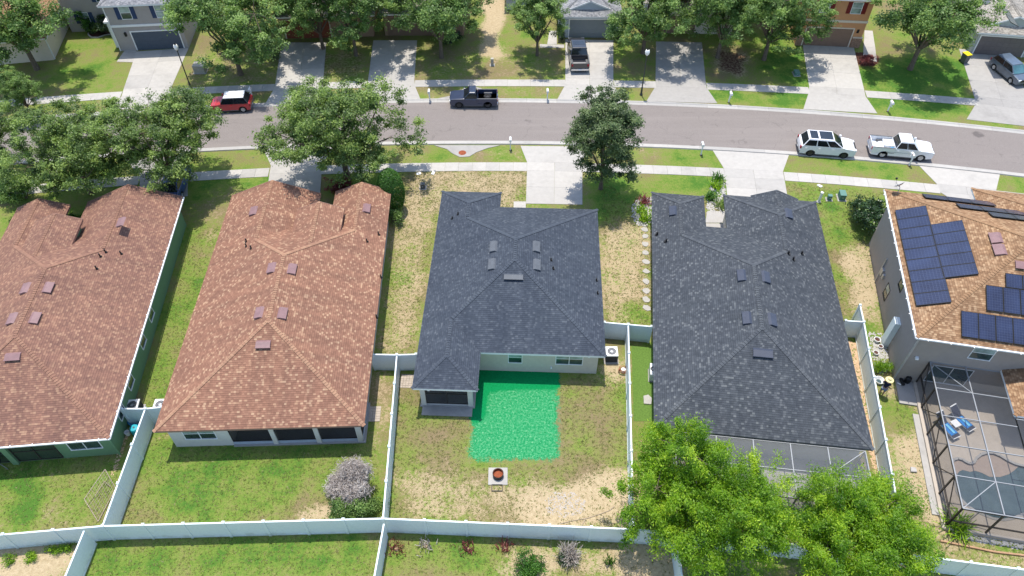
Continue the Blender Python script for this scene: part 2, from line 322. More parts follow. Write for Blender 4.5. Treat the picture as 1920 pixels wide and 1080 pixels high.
# ------------------------------------------------------------------ mesh helpers
class MB:
    def __init__(s): s.v = []; s.f = []; s.uv = []; s.var = []
    def face(s, pts, uv=None, var=.5):
        b = len(s.v); s.v += [tuple(p) for p in pts]; s.f.append(tuple(range(b, b+len(pts)))); s.uv.append(uv or [(0, 0)]*len(pts)); s.var.append(var)
    def box(s, x0, x1, y0, y1, z0, z1, M4=None):
        P = [Vector(p) for p in ((x0,y0,z0),(x1,y0,z0),(x1,y1,z0),(x0,y1,z0),(x0,y0,z1),(x1,y0,z1),(x1,y1,z1),(x0,y1,z1))]
        if M4 is not None: P = [M4 @ p for p in P]
        for q in ((3,2,1,0),(4,5,6,7),(0,1,5,4),(1,2,6,5),(2,3,7,6),(3,0,4,7)): s.face([P[i] for i in q], [(0,0),(1,0),(1,1),(0,1)])
        return s
    def bar(s, a, b, w, h=None, up=(0, 0, 1)):
        """square bar from a to b"""
        a = Vector(a); b = Vector(b); d = b-a; L = d.length
        if L < 1e-6: return s
        d.normalize(); upv = Vector(up)
        if abs(d.dot(upv)) > .98: upv = Vector((1, 0, 0))
        x = d.cross(upv).normalized(); z = x.cross(d); h = h or w
        m = Matrix((x, d, z)).transposed().to_4x4(); m.translation = a
        return s.box(-w/2, w/2, 0, L, -h/2, h/2, m)
    def tube(s, pts, rad, n=8, cap=True):
        pts = [Vector(p) for p in pts]; rings = []
        for i, p in enumerate(pts):
            d = (pts[min(i+1, len(pts)-1)]-pts[max(i-1, 0)]).normalized()
            u = Vector((0, 0, 1)) if abs(d.z) < .9 else Vector((1, 0, 0))
            x = d.cross(u).normalized(); y = x.cross(d); r = rad[i] if hasattr(rad, '__len__') else rad
            rings.append([p+(x*math.cos(2*math.pi*k/n)+y*math.sin(2*math.pi*k/n))*r for k in range(n)])
        for a, b in zip(rings, rings[1:]):
            for k in range(n): s.face([a[k], a[(k+1) % n], b[(k+1) % n], b[k]])
        if cap: s.face(rings[0][::-1]); s.face(rings[-1])
        return s
    def lathe(s, prof, n=16, c=(0, 0, 0), ax='z'):
        c = Vector(c); R_ = []
        for r, z in prof:
            R_.append([c+(Vector((r*math.cos(2*math.pi*k/n), r*math.sin(2*math.pi*k/n), z)) if ax == 'z' else Vector((r*math.cos(2*math.pi*k/n), z, r*math.sin(2*math.pi*k/n)))) for k in range(n)])
        for a, b in zip(R_, R_[1:]):
            for k in range(n): s.face([a[k], a[(k+1) % n], b[(k+1) % n], b[k]])
        return s
    def prism(s, poly, z0, z1):
        n = len(poly); s.face([(x, y, z1) for x, y in poly]); s.face([(x, y, z0) for x, y in poly][::-1])
        for i in range(n):
            (a, b), (c, d) = poly[i], poly[(i+1) % n]; s.face([(a, b, z0), (c, d, z0), (c, d, z1), (a, b, z1)])
        return s
    def mesh(s, name, mat, weld=False, smooth=False, var=False):
        me = bpy.data.meshes.new(name); me.from_pydata(s.v, [], s.f)
        ul = me.uv_layers.new(name='UVMap'); flat = [c for f in s.uv for p in f for c in p]; ul.data.foreach_set('uv', flat)
        if var:
            at = me.attributes.new('var', 'FLOAT', 'FACE'); at.data.foreach_set('value', s.var)
        if weld:
            bm = bmesh.new(); bm.from_mesh(me); bmesh.ops.remove_doubles(bm, verts=bm.verts, dist=1e-4)
            bmesh.ops.recalc_face_normals(bm, faces=bm.faces); bm.to_mesh(me); bm.free()
        if smooth: me.polygons.foreach_set('use_smooth', [True]*len(me.polygons))
        me.materials.append(M[mat] if isinstance(mat, str) else mat)
        return me
    def build(s, name, mat, parent=None, weld=False, smooth=False, bevel=0, var=False, seg=2):
        o = bpy.data.objects.new(name, s.mesh(name, mat, weld or bevel > 0, smooth, var)); C.objects.link(o)
        if parent: o.parent = parent
        if bevel:
            b = o.modifiers.new('bevel', 'BEVEL'); b.width = bevel; b.segments = seg; b.limit_method = 'ANGLE'; b.angle_limit = R(35)
        return o
def link(name, me, parent=None, loc=(0, 0, 0), rot=(0, 0, 0), scale=(1, 1, 1)):
    o = bpy.data.objects.new(name, me); C.objects.link(o); o.location = loc; o.rotation_euler = rot; o.scale = scale
    if parent: o.parent = parent
    return o
def tag(o, label=None, cat=None, group=None, kind=None):
    if label: o['label'] = label
    if cat: o['category'] = cat
    if group: o['group'] = group
    if kind: o['kind'] = kind
    return o
def thing(name, label, cat, loc=(0, 0, 0), rz=0, group=None):
    o = bpy.data.objects.new(name, None); o.empty_display_size = .3; C.objects.link(o)
    o.location = loc; o.rotation_euler = (0, 0, rz); return tag(o, label, cat, group)
def copy_tree(o, parent=None):
    c = o.copy(); C.objects.link(c); c.parent = parent
    for ch in o.children: copy_tree(ch, c)
    return c
def array_mesh(name, V, F, mat, var=None):
    """fast quad/tri mesh from numpy arrays"""
    me = bpy.data.meshes.new(name); nf, k = F.shape
    me.vertices.add(len(V)); me.vertices.foreach_set('co', V.astype(np.float32).ravel())
    me.loops.add(nf*k); me.loops.foreach_set('vertex_index', F.astype(np.int32).ravel())
    me.polygons.add(nf); me.polygons.foreach_set('loop_start', np.arange(0, nf*k, k, dtype=np.int32)); me.polygons.foreach_set('loop_total', np.full(nf, k, dtype=np.int32))
    if var is not None:
        at = me.attributes.new('var', 'FLOAT', 'FACE'); at.data.foreach_set('value', var.astype(np.float32))
    me.update(); me.materials.append(M[mat]); return me

# ------------------------------------------------------------------ ground
def pip(px, py, poly):
    ins = np.zeros(px.shape, bool); n = len(poly); j = n-1
    for i in range(n):
        xi, yi = poly[i]; xj, yj = poly[j]
        c = ((yi > py) != (yj > py)) & (px < (xj-xi)*(py-yi)/(yj-yi+1e-12)+xi); ins ^= c; j = i
    return ins
def W2(pts, z=0): return [tuple(G(x, y, z)[:2]) for x, y in pts]
LAWN = [  # survey outline, plant cover, lushness, mulch
 ([(0,0),(1920,0),(1920,180),(0,180)], .72, .42, 0),
 ([(95,150),(130,60),(215,55),(265,100),(215,165),(100,175)], 1.0, .56, 0),
 ([(775,85),(1062,75),(1062,190),(770,185)], .62, .40, 0),
 ([(900,0),(940,0),(935,110),(905,110)], .30, .3, 0),
 ([(1150,10),(1185,10),(1215,140),(1150,140)], .85, .45, 0),
 ([(1330,160),(1520,165),(1525,205),(1330,190)], .85, .7, 0), ([(1440,160),(1525,165),(1525,205),(1440,198)], 1, .95, 0),
 ([(1322,88),(1420,100),(1410,145),(1330,140)], .5, .35, .55), ([(1440,60),(1515,80),(1518,160),(1440,155)], .95, .85, 0),
 ([(1612,100),(1820,110),(1830,225),(1620,205)], 1.0, .92, 0), ([(1605,95),(1645,95),(1650,130),(1612,130)], .5, .4, .9),
 ([(520,95),(690,95),(690,150),(520,150)], .6, .45, .45),
 ([(360,95),(520,90),(510,165),(350,160)], .6, .4, .2),
 ([(0,330),(330,310),(500,280),(510,345),(240,420),(0,420)], .75, .62, 0),
 ([(350,400),(420,330),(500,325),(440,380),(390,450)], .62, .45, 0),
 ([(355,430),(425,420),(300,770),(262,770)], 1.0, .72, 0), ([(395,380),(432,372),(395,520),(372,480)], .6, .3, 0),
 ([(440,280),(510,280),(510,330),(440,330)], .95, .6, 0),
 ([(605,318),(770,318),(740,350),(600,360)], .95, .75, 0),
 ([(765,272),(990,272),(990,303),(765,303)], .62, .36, 0), ([(795,275),(850,275),(850,302),(795,302)], .85, .6, 0),
 ([(755,322),(988,322),(988,388),(735,395)], .52, .22, 0),
 ([(738,390),(828,365),(775,665),(712,665)], .52, .30, 0), ([(745,420),(775,420),(755,520),(735,560)], .55, .55, 0),
 ([(1095,330),(1225,330),(1225,430),(1095,430)], .7, .7, 0), ([(1128,430),(1222,420),(1222,608),(1135,608)], .50, .30, 0), ([(1170,560),(1222,560),(1222,608),(1170,608)], .62, .55, 0),
 ([(1182,328),(1355,335),(1345,370),(1215,370)], .95, .82, 0), ([(1185,278),(1345,283),(1352,316),(1182,310)], .85, .68, 0), ([(1190,278),(1250,280),(1240,300),(1190,300)], .6, .4, 0),
 ([(1470,342),(1665,362),(1640,440),(1635,610),(1585,610)], .72, .52, 0), ([(1560,350),(1610,352),(1590,420),(1545,420)], .95, .75, 0), ([(1575,470),(1640,470),(1650,620),(1600,600)], .45, .28, 0),
 ([(1470,290),(1705,302),(1755,345),(1462,320)], .78, .55, 0), ([(1555,295),(1640,300),(1640,320),(1555,312)], .95, .75, 0), ([(1870,320),(1920,325),(1920,360),(1870,355)], .9, .6, 0),
 ([(1675,730),(1740,760),(1790,1000),(1920,1020),(1920,1070),(1760,1040),(1690,900)], .45, .42, 0), ([(1680,770),(1725,775),(1730,820),(1690,820)], .9, .65, 0), ([(1780,1005),(1920,1030),(1920,1045),(1770,1025)], .8, .7, 0),
 ([(290,812),(700,805),(718,975),(225,990)], .98, .68, 0), ([(300,830),(680,830),(660,860),(300,880)], 1, .72, 0), ([(560,880),(640,880),(620,980),(550,975)], .75, .4, 0), ([(555,945),(640,940),(640,975),(540,975)], .3, .3, 0), ([(290,815),(335,815),(310,860),(270,880)], .55, .35, 0),
 ([(690,695),(745,690),(718,880),(685,850)], .55, .34, 0),
 ([(0,855),(232,845),(200,988),(0,1003)], .62, .55, 0), ([(0,880),(60,880),(40,990),(0,990)], .8, .8, 0), ([(120,880),(215,870),(200,960),(90,950)], .7, .62, 0),
 ([(0,1030),(150,1008),(120,1080),(0,1080)], .33, .42, 0),
 ([(165,1008),(712,1000),(705,1080),(140,1080)], 1.0, .75, 0), ([(350,1010),(712,1000),(705,1080),(330,1080)], 1.0, .75, 0),
 ([(728,1005),(1265,1018),(1275,1080),(712,1080)], .75, .62, 0), ([(930,1030),(1265,1030),(1275,1080),(930,1080)], .42, .42, 0), ([(728,1005),(940,1010),(930,1070),(722,1060)], .95, .78, 0),
 ([(1180,1020),(1265,1020),(1275,1080),(1180,1080)], .25, .3, .1),
 ([(1285,1020),(1700,1040),(1920,1080),(1285,1080)], .55, .75, .1),
 ([(745,735),(1178,690),(1188,990),(720,972)], .66, .30, 0), ([(765,750),(885,770),(885,800),(755,790)], .8, .5, 0), ([(745,800),(880,800),(880,860),(740,860)], .66, .35, 0), ([(1080,740),(1178,740),(1180,850),(1085,880)], .70, .48, 0),
 ([(730,880),(1180,890),(1188,990),(720,972)], .54, .28, 0), ([(985,915),(1185,900),(1190,985),(985,985)], .27, .3, 0), ([(745,890),(860,890),(840,965),(740,960)], .52, .35, 0), ([(880,930),(930,920),(930,965),(870,965)], .55, .4, 0), ([(740,800),(790,800),(770,870),(735,870)], .72, .45, 0), ([(1130,670),(1178,660),(1178,720),(1130,720)], .38, .45, 0),
]
def noise_grid(r, ny, nx, cell):
    gy, gx = int(ny/cell)+3, int(nx/cell)+3; g = r.random((gy, gx))
    yy = np.arange(ny)/cell; xx = np.arange(nx)/cell; y0 = yy.astype(int); x0 = xx.astype(int); fy = (yy-y0)[:, None]; fx = (xx-x0)[None]
    fy = fy*fy*(3-2*fy); fx = fx*fx*(3-2*fx)
    return (g[y0][:, x0]*(1-fy)*(1-fx)+g[y0+1][:, x0]*fy*(1-fx)+g[y0][:, x0+1]*(1-fy)*fx+g[y0+1][:, x0+1]*fy*fx)
def box_blur(a, n):
    for ax in (0, 1):
        p = np.pad(a, [(n, n) if i == ax else (0, 0) for i in range(2)], mode='edge'); c = np.cumsum(p, ax)
        c = np.insert(c, 0, 0, ax); a = (np.take(c, range(2*n+1, c.shape[ax]), ax)-np.take(c, range(0, c.shape[ax]-2*n-1), ax))/(2*n+1)
    return a
GX0, GX1, GY0, GY1, GS = -66., 66., 8., 92., .3
nx = int((GX1-GX0)/GS)+1; ny = int((GY1-GY0)/GS)+1
gx, gy = np.meshgrid(GX0+np.arange(nx)*GS, GY0+np.arange(ny)*GS)
rg = rng(3)
wx = gx+(noise_grid(rg, ny, nx, 7)-.5)*1.6; wy = gy+(noise_grid(rg, ny, nx, 7)-.5)*1.6   # ragged patch borders
cov = np.stack([np.full(gx.shape, .65), np.full(gx.shape, .45), np.zeros(gx.shape)])
for poly, a, b, c in LAWN:
    m = pip(wx, wy, W2(poly))
    cov[0][m] = a; cov[1][m] = b; cov[2][m] = c
cov = np.stack([box_blur(box_blur(c, 2), 1) for c in cov])
COVER = cov
def ground():
    V = np.stack([gx.ravel(), gy.ravel(), np.zeros(gx.size)], 1)
    i = np.arange(ny-1)[:, None]*nx+np.arange(nx-1)[None]; F = np.stack([i, i+1, i+nx+1, i+nx], 2).reshape(-1, 4)
    B = 600.   # skirt to the horizon
    sk = np.array([[-B,-B,0],[B,-B,0],[B,B,0],[-B,B,0]]); n0 = len(V)
    V = np.concatenate([V, sk]); c00, c10, c11, c01 = 0, nx-1, ny*nx-1, (ny-1)*nx
    F = np.concatenate([F, np.array([[n0,n0+1,c10,c00],[n0+1,n0+2,c11,c10],[n0+2,n0+3,c01,c11],[n0+3,n0,c00,c01]])])
    me = array_mesh('ground', V, F, 'ground')
    at = me.color_attributes.new('cov', 'FLOAT_COLOR', 'POINT')
    col = np.ones((len(V), 4), np.float32); col[:n0, :3] = cov.reshape(3, -1).T; col[n0:, :3] = (.65, .45, 0)
    at.data.foreach_set('color', col.ravel())
    return tag(link('ground', me), 'lawns, weeds and bare sand of the house lots', kind='structure')
ground()

# grass tufts and weeds standing on the lawns (uncountable)
def tufts(name, label, polys, per_m2, seed, h=(.05, .13)):
    r = rng(seed); P = []
    for poly in polys:
        w = np.array(W2(poly)); lo, hi = w.min(0), w.max(0); n = int((hi-lo).prod()*per_m2)
        q = lo+r.random((n, 2))*(hi-lo); q = q[pip(q[:, 0], q[:, 1], [tuple(t) for t in w])]
        ix = ((q[:, 0]-GX0)/GS).astype(int).clip(0, nx-1); iy = ((q[:, 1]-GY0)/GS).astype(int).clip(0, ny-1)
        keep = ~pip(q[:, 0], q[:, 1], W2([(880,690),(1048,690),(1054,872),(868,872),(884,790)])); q = q[keep]; ix = ix[keep]; iy = iy[keep]
        P.append(q[r.random(len(q)) < np.clip(COVER[0][iy, ix]*1.2, .12, 1)])
    P = np.concatenate(P); n = len(P); k = 4
    base = np.repeat(P, k, 0)+r.normal(0, .035, (n*k, 2)); ang = r.random(n*k)*6.28; hh = r.uniform(*h, n*k); wd = r.uniform(.018, .04, n*k)
    lean = r.normal(0, 1.2, (n*k, 2))*hh[:, None]; dx = np.stack([np.cos(ang), np.sin(ang)], 1)*wd[:, None]
    A = np.c_[base-dx, np.zeros(n*k)]; B = np.c_[base+dx, np.zeros(n*k)]; T = np.c_[base+lean, hh]
    V = np.stack([A, B, T], 1).reshape(-1, 3); F = np.arange(len(V)).reshape(-1, 3)
    var = np.clip(np.repeat(r.normal(.5, .2, n), k)+r.normal(0, .12, n*k), 0, 1)
    return tag(link(name, array_mesh(name, V, F, 'grass', var)), label, kind='stuff')
tufts('weeds', 'dry weed tufts over the sandy back yard', [[(745,735),(1178,690),(1188,990),(720,972)], [(738,390),(828,365),(775,665),(712,665)], [(1128,330),(1222,420),(1222,608),(1135,608)], [(755,322),(988,322),(988,388),(735,395)]], 45, 5, (.02, .055))
tufts('grass', 'mown grass blades on the back lawns', [[(290,812),(700,805),(718,975),(225,990)], [(165,1008),(712,1000),(705,1080),(140,1080)], [(728,1005),(1265,1018),(1275,1080),(712,1080)], [(0,855),(232,845),(200,988),(0,1003)], [(355,430),(425,420),(300,770),(262,770)], [(1675,730),(1740,760),(1790,1000),(1920,1020),(1920,1070),(1760,1040),(1690,900)], [(1470,342),(1665,362),(1640,440),(1635,610),(1585,610)]], 34, 6, (.02, .05))

# ------------------------------------------------------------------ road, kerbs, pavements, drives
PN = np.polyfit([-60, -41.5, -26, -9, 2, 17, 25.8, 36.2, 46.3, 60], [52.6, 55.2, 57.1, 57.65, 57.65, 57.1, 56.25, 54.7, 52.9, 49.6], 4)      # near asphalt edge
PS = np.polyfit([-60, -41.5, -34.9, -25, -7.8, 1.3, 11.2, 18.9, 24.6, 37.7, 42.8, 60], [48.2, 51.5, 52.35, 53.4, 54.58, 54.58, 54.12, 53.5, 53.1, 51.45, 50.6, 46.8], 4)  # street-side edge of near pavement
PF = np.polyfit([-60, -41.8, -25.3, -14.9, -6, 5.4, 14.9, 25.8, 36.3, 46.3, 60], [63.0, 65.75, 67.4, 67.9, 68.2, 68.28, 67.8, 67.2, 66.2, 64.8, 62.2], 4)               # house-side edge of far pavement
def curve_pts(P, off, x0=-64., x1=64., n=128):
    x = np.linspace(x0, x1, n); y = np.polyval(P, x); d = np.polyval(np.polyder(P), x); L = np.hypot(1, d)
    return np.stack([x-d/L*off, y+1/L*off], 1)
def ribbon(name, a, b, z, mat):
    m = MB()
    for i in range(len(a)-1): m.face([(*a[i], z), (*a[i+1], z), (*b[i+1], z), (*b[i], z)])
    return m.build(name, mat, weld=True)
ROADW = 6.35
tag(ribbon('road', curve_pts(PN, -.1), curve_pts(PN, ROADW+.1), .012, 'asphalt'), 'worn reddish grey asphalt street', kind='structure')
def kerbs(off, side, label):
    root = tag(bpy.data.objects.new('kerb', None), label, kind='structure'); C.objects.link(root)
    m = MB(); L = 3.0; pr = [(0, .016), (.34, .032), (.44, .10), (.56, .105), (.6, .0), (0, 0)]
    n = len(pr); a = [(0.006, y, z) for y, z in pr]; b = [(L-.006, y, z) for y, z in pr]
    for i in range(n): j = (i+1) % n; m.face([a[i], b[i], b[j], a[j]])
    m.face(a[::-1]); m.face(b); me = m.mesh('kerb_segment', 'curb', True)
    p = curve_pts(PN, off, n=1200); s = np.r_[0, np.cumsum(np.hypot(*np.diff(p, axis=0).T))]
    for d in np.arange(4, s[-1]-4, L):
        q = np.array([np.interp([d, d+L], s, p[:, k]) for k in (0, 1)]).T
        t = q[1]-q[0]; an = math.atan2(t[1], t[0])
        if abs(q[0][0]) > 58: continue
        if side > 0: link('kerb_segment', me, root, (*q[0], 0), (0, 0, an))
        else: link('kerb_segment', me, root, (*q[1], 0), (0, 0, an+math.pi))
kerbs(ROADW, 1, 'pale concrete kerb along the far side of the street'); kerbs(0, -1, 'pale concrete kerb along the near side of the street')

SLAB = MB().box(-.5, .5, -.5, .5, -.04, .034)
def slab_mesh(): return SLAB.mesh('slab', 'concrete')
SLAB_ME = slab_mesh()
def pavement(P, off, drives, label):
    """square slabs, set out afresh between each pair of drives"""
    root = tag(bpy.data.objects.new('sidewalk', None), label, kind='structure'); C.objects.link(root)
    p = curve_pts(P, off, n=1200); s = np.r_[0, np.cumsum(np.hypot(*np.diff(p, axis=0).T))]; r = random.Random(4)
    xs = [(G(*a).x, G(*b).x) for a, b in drives]; xs = sorted(xs); cuts = [-56.]+[v for q in xs for v in q]+[56.]
    for a, b in zip(cuts[::2], cuts[1::2]):
        if b-a < .4: continue
        d0, d1 = np.interp([a, b], p[:, 0], s); n = max(1, round((d1-d0)/1.22)); w = (d1-d0)/n
        for i in range(n):
            q = np.array([np.interp([d0+i*w, d0+(i+1)*w], s, p[:, k]) for k in (0, 1)]).T; c = q.mean(0); t = q[1]-q[0]
            link('slab', SLAB_ME, root, (*c, r.uniform(-.004, .006)), (r.uniform(-.004, .004), r.uniform(-.004, .004), math.atan2(t[1], t[0])), (w-.012, 1.22, 1))
pavement(PS, -.61, [((506,318),(604,314)), ((988,312),(1092,314)), ((1358,324),(1470,330)), ((1759,352),(1867,363)), ((262,337),(351,329))], 'pale concrete pavement of square slabs on the near side')
pavement(PF, -.61, [((230,174),(322,170)), ((514,164),(607,160)), ((689,157),(778,155)), ((1060,153),(1151,154)), ((1229,156),(1324,158)), ((1516,168),(1622,174)), ((1828,187),(1932,200))], 'tree-shaded concrete pavement on the far side')
def quad_slab(root, q, mat='concrete', gap=.008, z=.03):
    c = sum((Vector(p) for p in q), Vector((0, 0)))/4; m = MB()
    qq = [Vector(p)+(c-Vector(p)).normalized()*gap for p in q]
    m.prism([(p.x-c.x, p.y-c.y) for p in qq], -.03, z)
    o = m.build('slab', mat, root); o.location = (c.x, c.y, 0); return o
def lerp(a, b, t): return Vector(a).lerp(Vector(b), t)
def driveway(name, label, curb, out, inn, end, rows=3, cols=2, mat='concrete'):
    """flared apron between kerb and pavement, crossing slabs, then a panelled drive"""
    root = tag(bpy.data.objects.new(name, None), label, kind='structure'); C.objects.link(root)
    c, o, i, e = [[Vector(G(*p)[:2]) for p in w] for w in (curb, out, inn, end)]
    for a, b, nr, nc in ((c, o, 1, 1), (o, i, 1, cols), (i, e, rows, cols)):
        for r in range(nr):
            l0, r0, l1, r1 = lerp(a[0], b[0], r/nr), lerp(a[1], b[1], r/nr), lerp(a[0], b[0], (r+1)/nr), lerp(a[1], b[1], (r+1)/nr)
            for k in range(nc): quad_slab(root, [lerp(l0, r0, k/nc), lerp(l0, r0, (k+1)/nc), lerp(l1, r1, (k+1)/nc), lerp(l1, r1, k/nc)], mat)
    return root
driveway('driveway', 'pale drive with tree shadow beside the clipped column bush', [(492,276),(628,274)], [(508,311),(605,307)], [(505,326),(603,322)], [(500,372),(600,372)], 2)
driveway('driveway', 'bright concrete drive in front of the grey roofed middle house', [(976,274),(1104,275)], [(988,304),(1091,306)], [(988,320),(1092,322)], [(986,382),(1092,384)], 2)
driveway('driveway', 'bright concrete drive beside the rock bed path', [(1336,282),(1480,289)], [(1357,316),(1468,322)], [(1359,332),(1471,337)], [(1364,372),(1478,378)], 2)
driveway('driveway', 'concrete drive in front of the two storey solar house', [(1720,308),(1876,322)], [(1756,345),(1868,356)], [(1762,360),(1866,370)], [(1800,385),(1880,395)], 1)
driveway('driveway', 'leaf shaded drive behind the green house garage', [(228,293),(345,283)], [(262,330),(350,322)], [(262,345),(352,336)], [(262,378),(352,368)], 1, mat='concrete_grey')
driveway('driveway', 'sunlit drive of the grey house with navy shutters', [(206,206),(318,203)], [(228,181),(322,178)], [(232,167),(322,163)], [(256,97),(354,90)], 3)
driveway('driveway', 'shadow mottled drive of the rust red garage', [(495,199),(612,196)], [(512,170),(607,167)], [(516,158),(606,154)], [(528,80),(612,80)], 3)
driveway('driveway', 'shadow mottled drive left of the dark blue pickup', [(672,192),(790,190)], [(688,162),(778,161)], [(690,152),(777,149)], [(700,76),(782,76)], 3)
driveway('driveway', 'drive with the parked black pickup', [(1044,188),(1166,189)], [(1060,159),(1151,160)], [(1060,147),(1150,148)], [(1060,74),(1150,76)], 3)
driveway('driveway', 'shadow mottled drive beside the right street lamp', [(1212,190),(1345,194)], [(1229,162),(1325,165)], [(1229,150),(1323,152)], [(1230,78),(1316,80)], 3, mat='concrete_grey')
driveway('driveway', 'wide drive of the orange house', [(1506,205),(1645,213)], [(1516,174),(1623,181)], [(1517,162),(1620,168)], [(1504,78),(1600,86)], 3)
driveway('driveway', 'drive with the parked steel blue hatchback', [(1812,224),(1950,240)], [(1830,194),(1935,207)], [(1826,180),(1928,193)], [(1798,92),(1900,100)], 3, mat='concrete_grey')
def path(name, label, quads, mat='concrete'):
    root = tag(bpy.data.objects.new(name, None), label, kind='structure'); C.objects.link(root)
    for q in quads: quad_slab(root, [tuple(G(*p)[:2]) for p in q], mat, z=.026)
path('path', 'front walk of the grey house with navy shutters', [[(219,116),(250,117),(256,97),(233,96)], [(240,66),(256,66),(256,97),(233,96)]])
path('path', 'short walk left of the middle drive', [[(963,378),(986,378),(986,392),(963,392)]])
path('path', 'entry walk of the orange house', [[(1618,113),(1644,116),(1641,90),(1619,88)], [(1619,88),(1641,90),(1636,58),(1621,57)]])
path('path', 'walk left of the grey gabled garage', [[(1012,83),(1058,84),(1058,90),(1012,89)], [(1030,58),(1044,58),(1044,83),(1026,83)]])
path('path', 'entry pad between the wings of the flecked grey roof house', [[(1322,418),(1365,418),(1362,396),(1326,396)], [(1326,445),(1368,445),(1365,419),(1322,419)]])
def inlet(name, label, pts, mh):
    root = tag(bpy.data.objects.new(name, None), label, kind='structure'); C.objects.link(root)
    w = [tuple(G(*p)[:2]) for p in pts]; MB().prism(w, -.03, .045).build('apron', 'concrete_grey', root)
    c = G(*mh); MB().lathe([(0, .062), (.25, .062), (.27, .05), (.34, .052), (.36, .045)], 20, (c.x, c.y, 0)).build('manhole_cover', 'rust', root)
inlet('storm_inlet', 'concrete storm inlet with round iron cover by near kerb', [(814,273),(938,273),(915,278),(893,286),(880,294),(862,295),(848,288),(838,280)], (867,287))
inlet('storm_inlet', 'concrete storm inlet behind the dark blue pickup', [(806,188),(846,180),(862,170),(885,162),(902,166),(922,178),(944,188)], (893,173))

# sprayed green patch in the yard
def green_patch():
    w = W2([(893,700),(1045,700),(1048,715),(1050,868),(874,866),(884,790)]); w = np.array(w); lo, hi = w.min(0)-.5, w.max(0)+.5
    s = .12; n_x = int((hi[0]-lo[0])/s); n_y = int((hi[1]-lo[1])/s); X, Y = np.meshgrid(lo[0]+np.arange(n_x)*s, lo[1]+np.arange(n_y)*s)
    m = pip(X, Y, W2([(896,690),(1042,690),(1046,712),(1050,864),(876,864),(886,795)])).astype(float); m = box_blur(box_blur(m, 3), 2)
    core = box_blur(pip(X, Y, W2([(920,730),(1070,730),(1070,890),(850,890),(850,792),(912,790)])).astype(float), 5)
    solid = box_blur(pip(X, Y, W2([(893,690),(1046,690),(1046,726),(908,730),(900,790),(880,790)])).astype(float), 3)
    V = np.stack([X.ravel(), Y.ravel(), np.full(X.size, .006)], 1); i = np.arange(n_y-1)[:, None]*n_x+np.arange(n_x-1)[None]
    F = np.stack([i, i+1, i+n_x+1, i+n_x], 2).reshape(-1, 4); me = array_mesh('seeded_ground', V, F, 'dye')
    at = me.color_attributes.new('cov', 'FLOAT_COLOR', 'POINT'); col = np.ones((len(V), 4), np.float32)
    col[:, 0] = (m*.85+solid*.6).ravel(); col[:, 1] = (core*(1-solid)).ravel(); at.data.foreach_set('color', col.ravel())
    tag(link('seeded_ground', me), 'bright green sprayed seed patch behind the middle house', kind='structure')
green_patch()

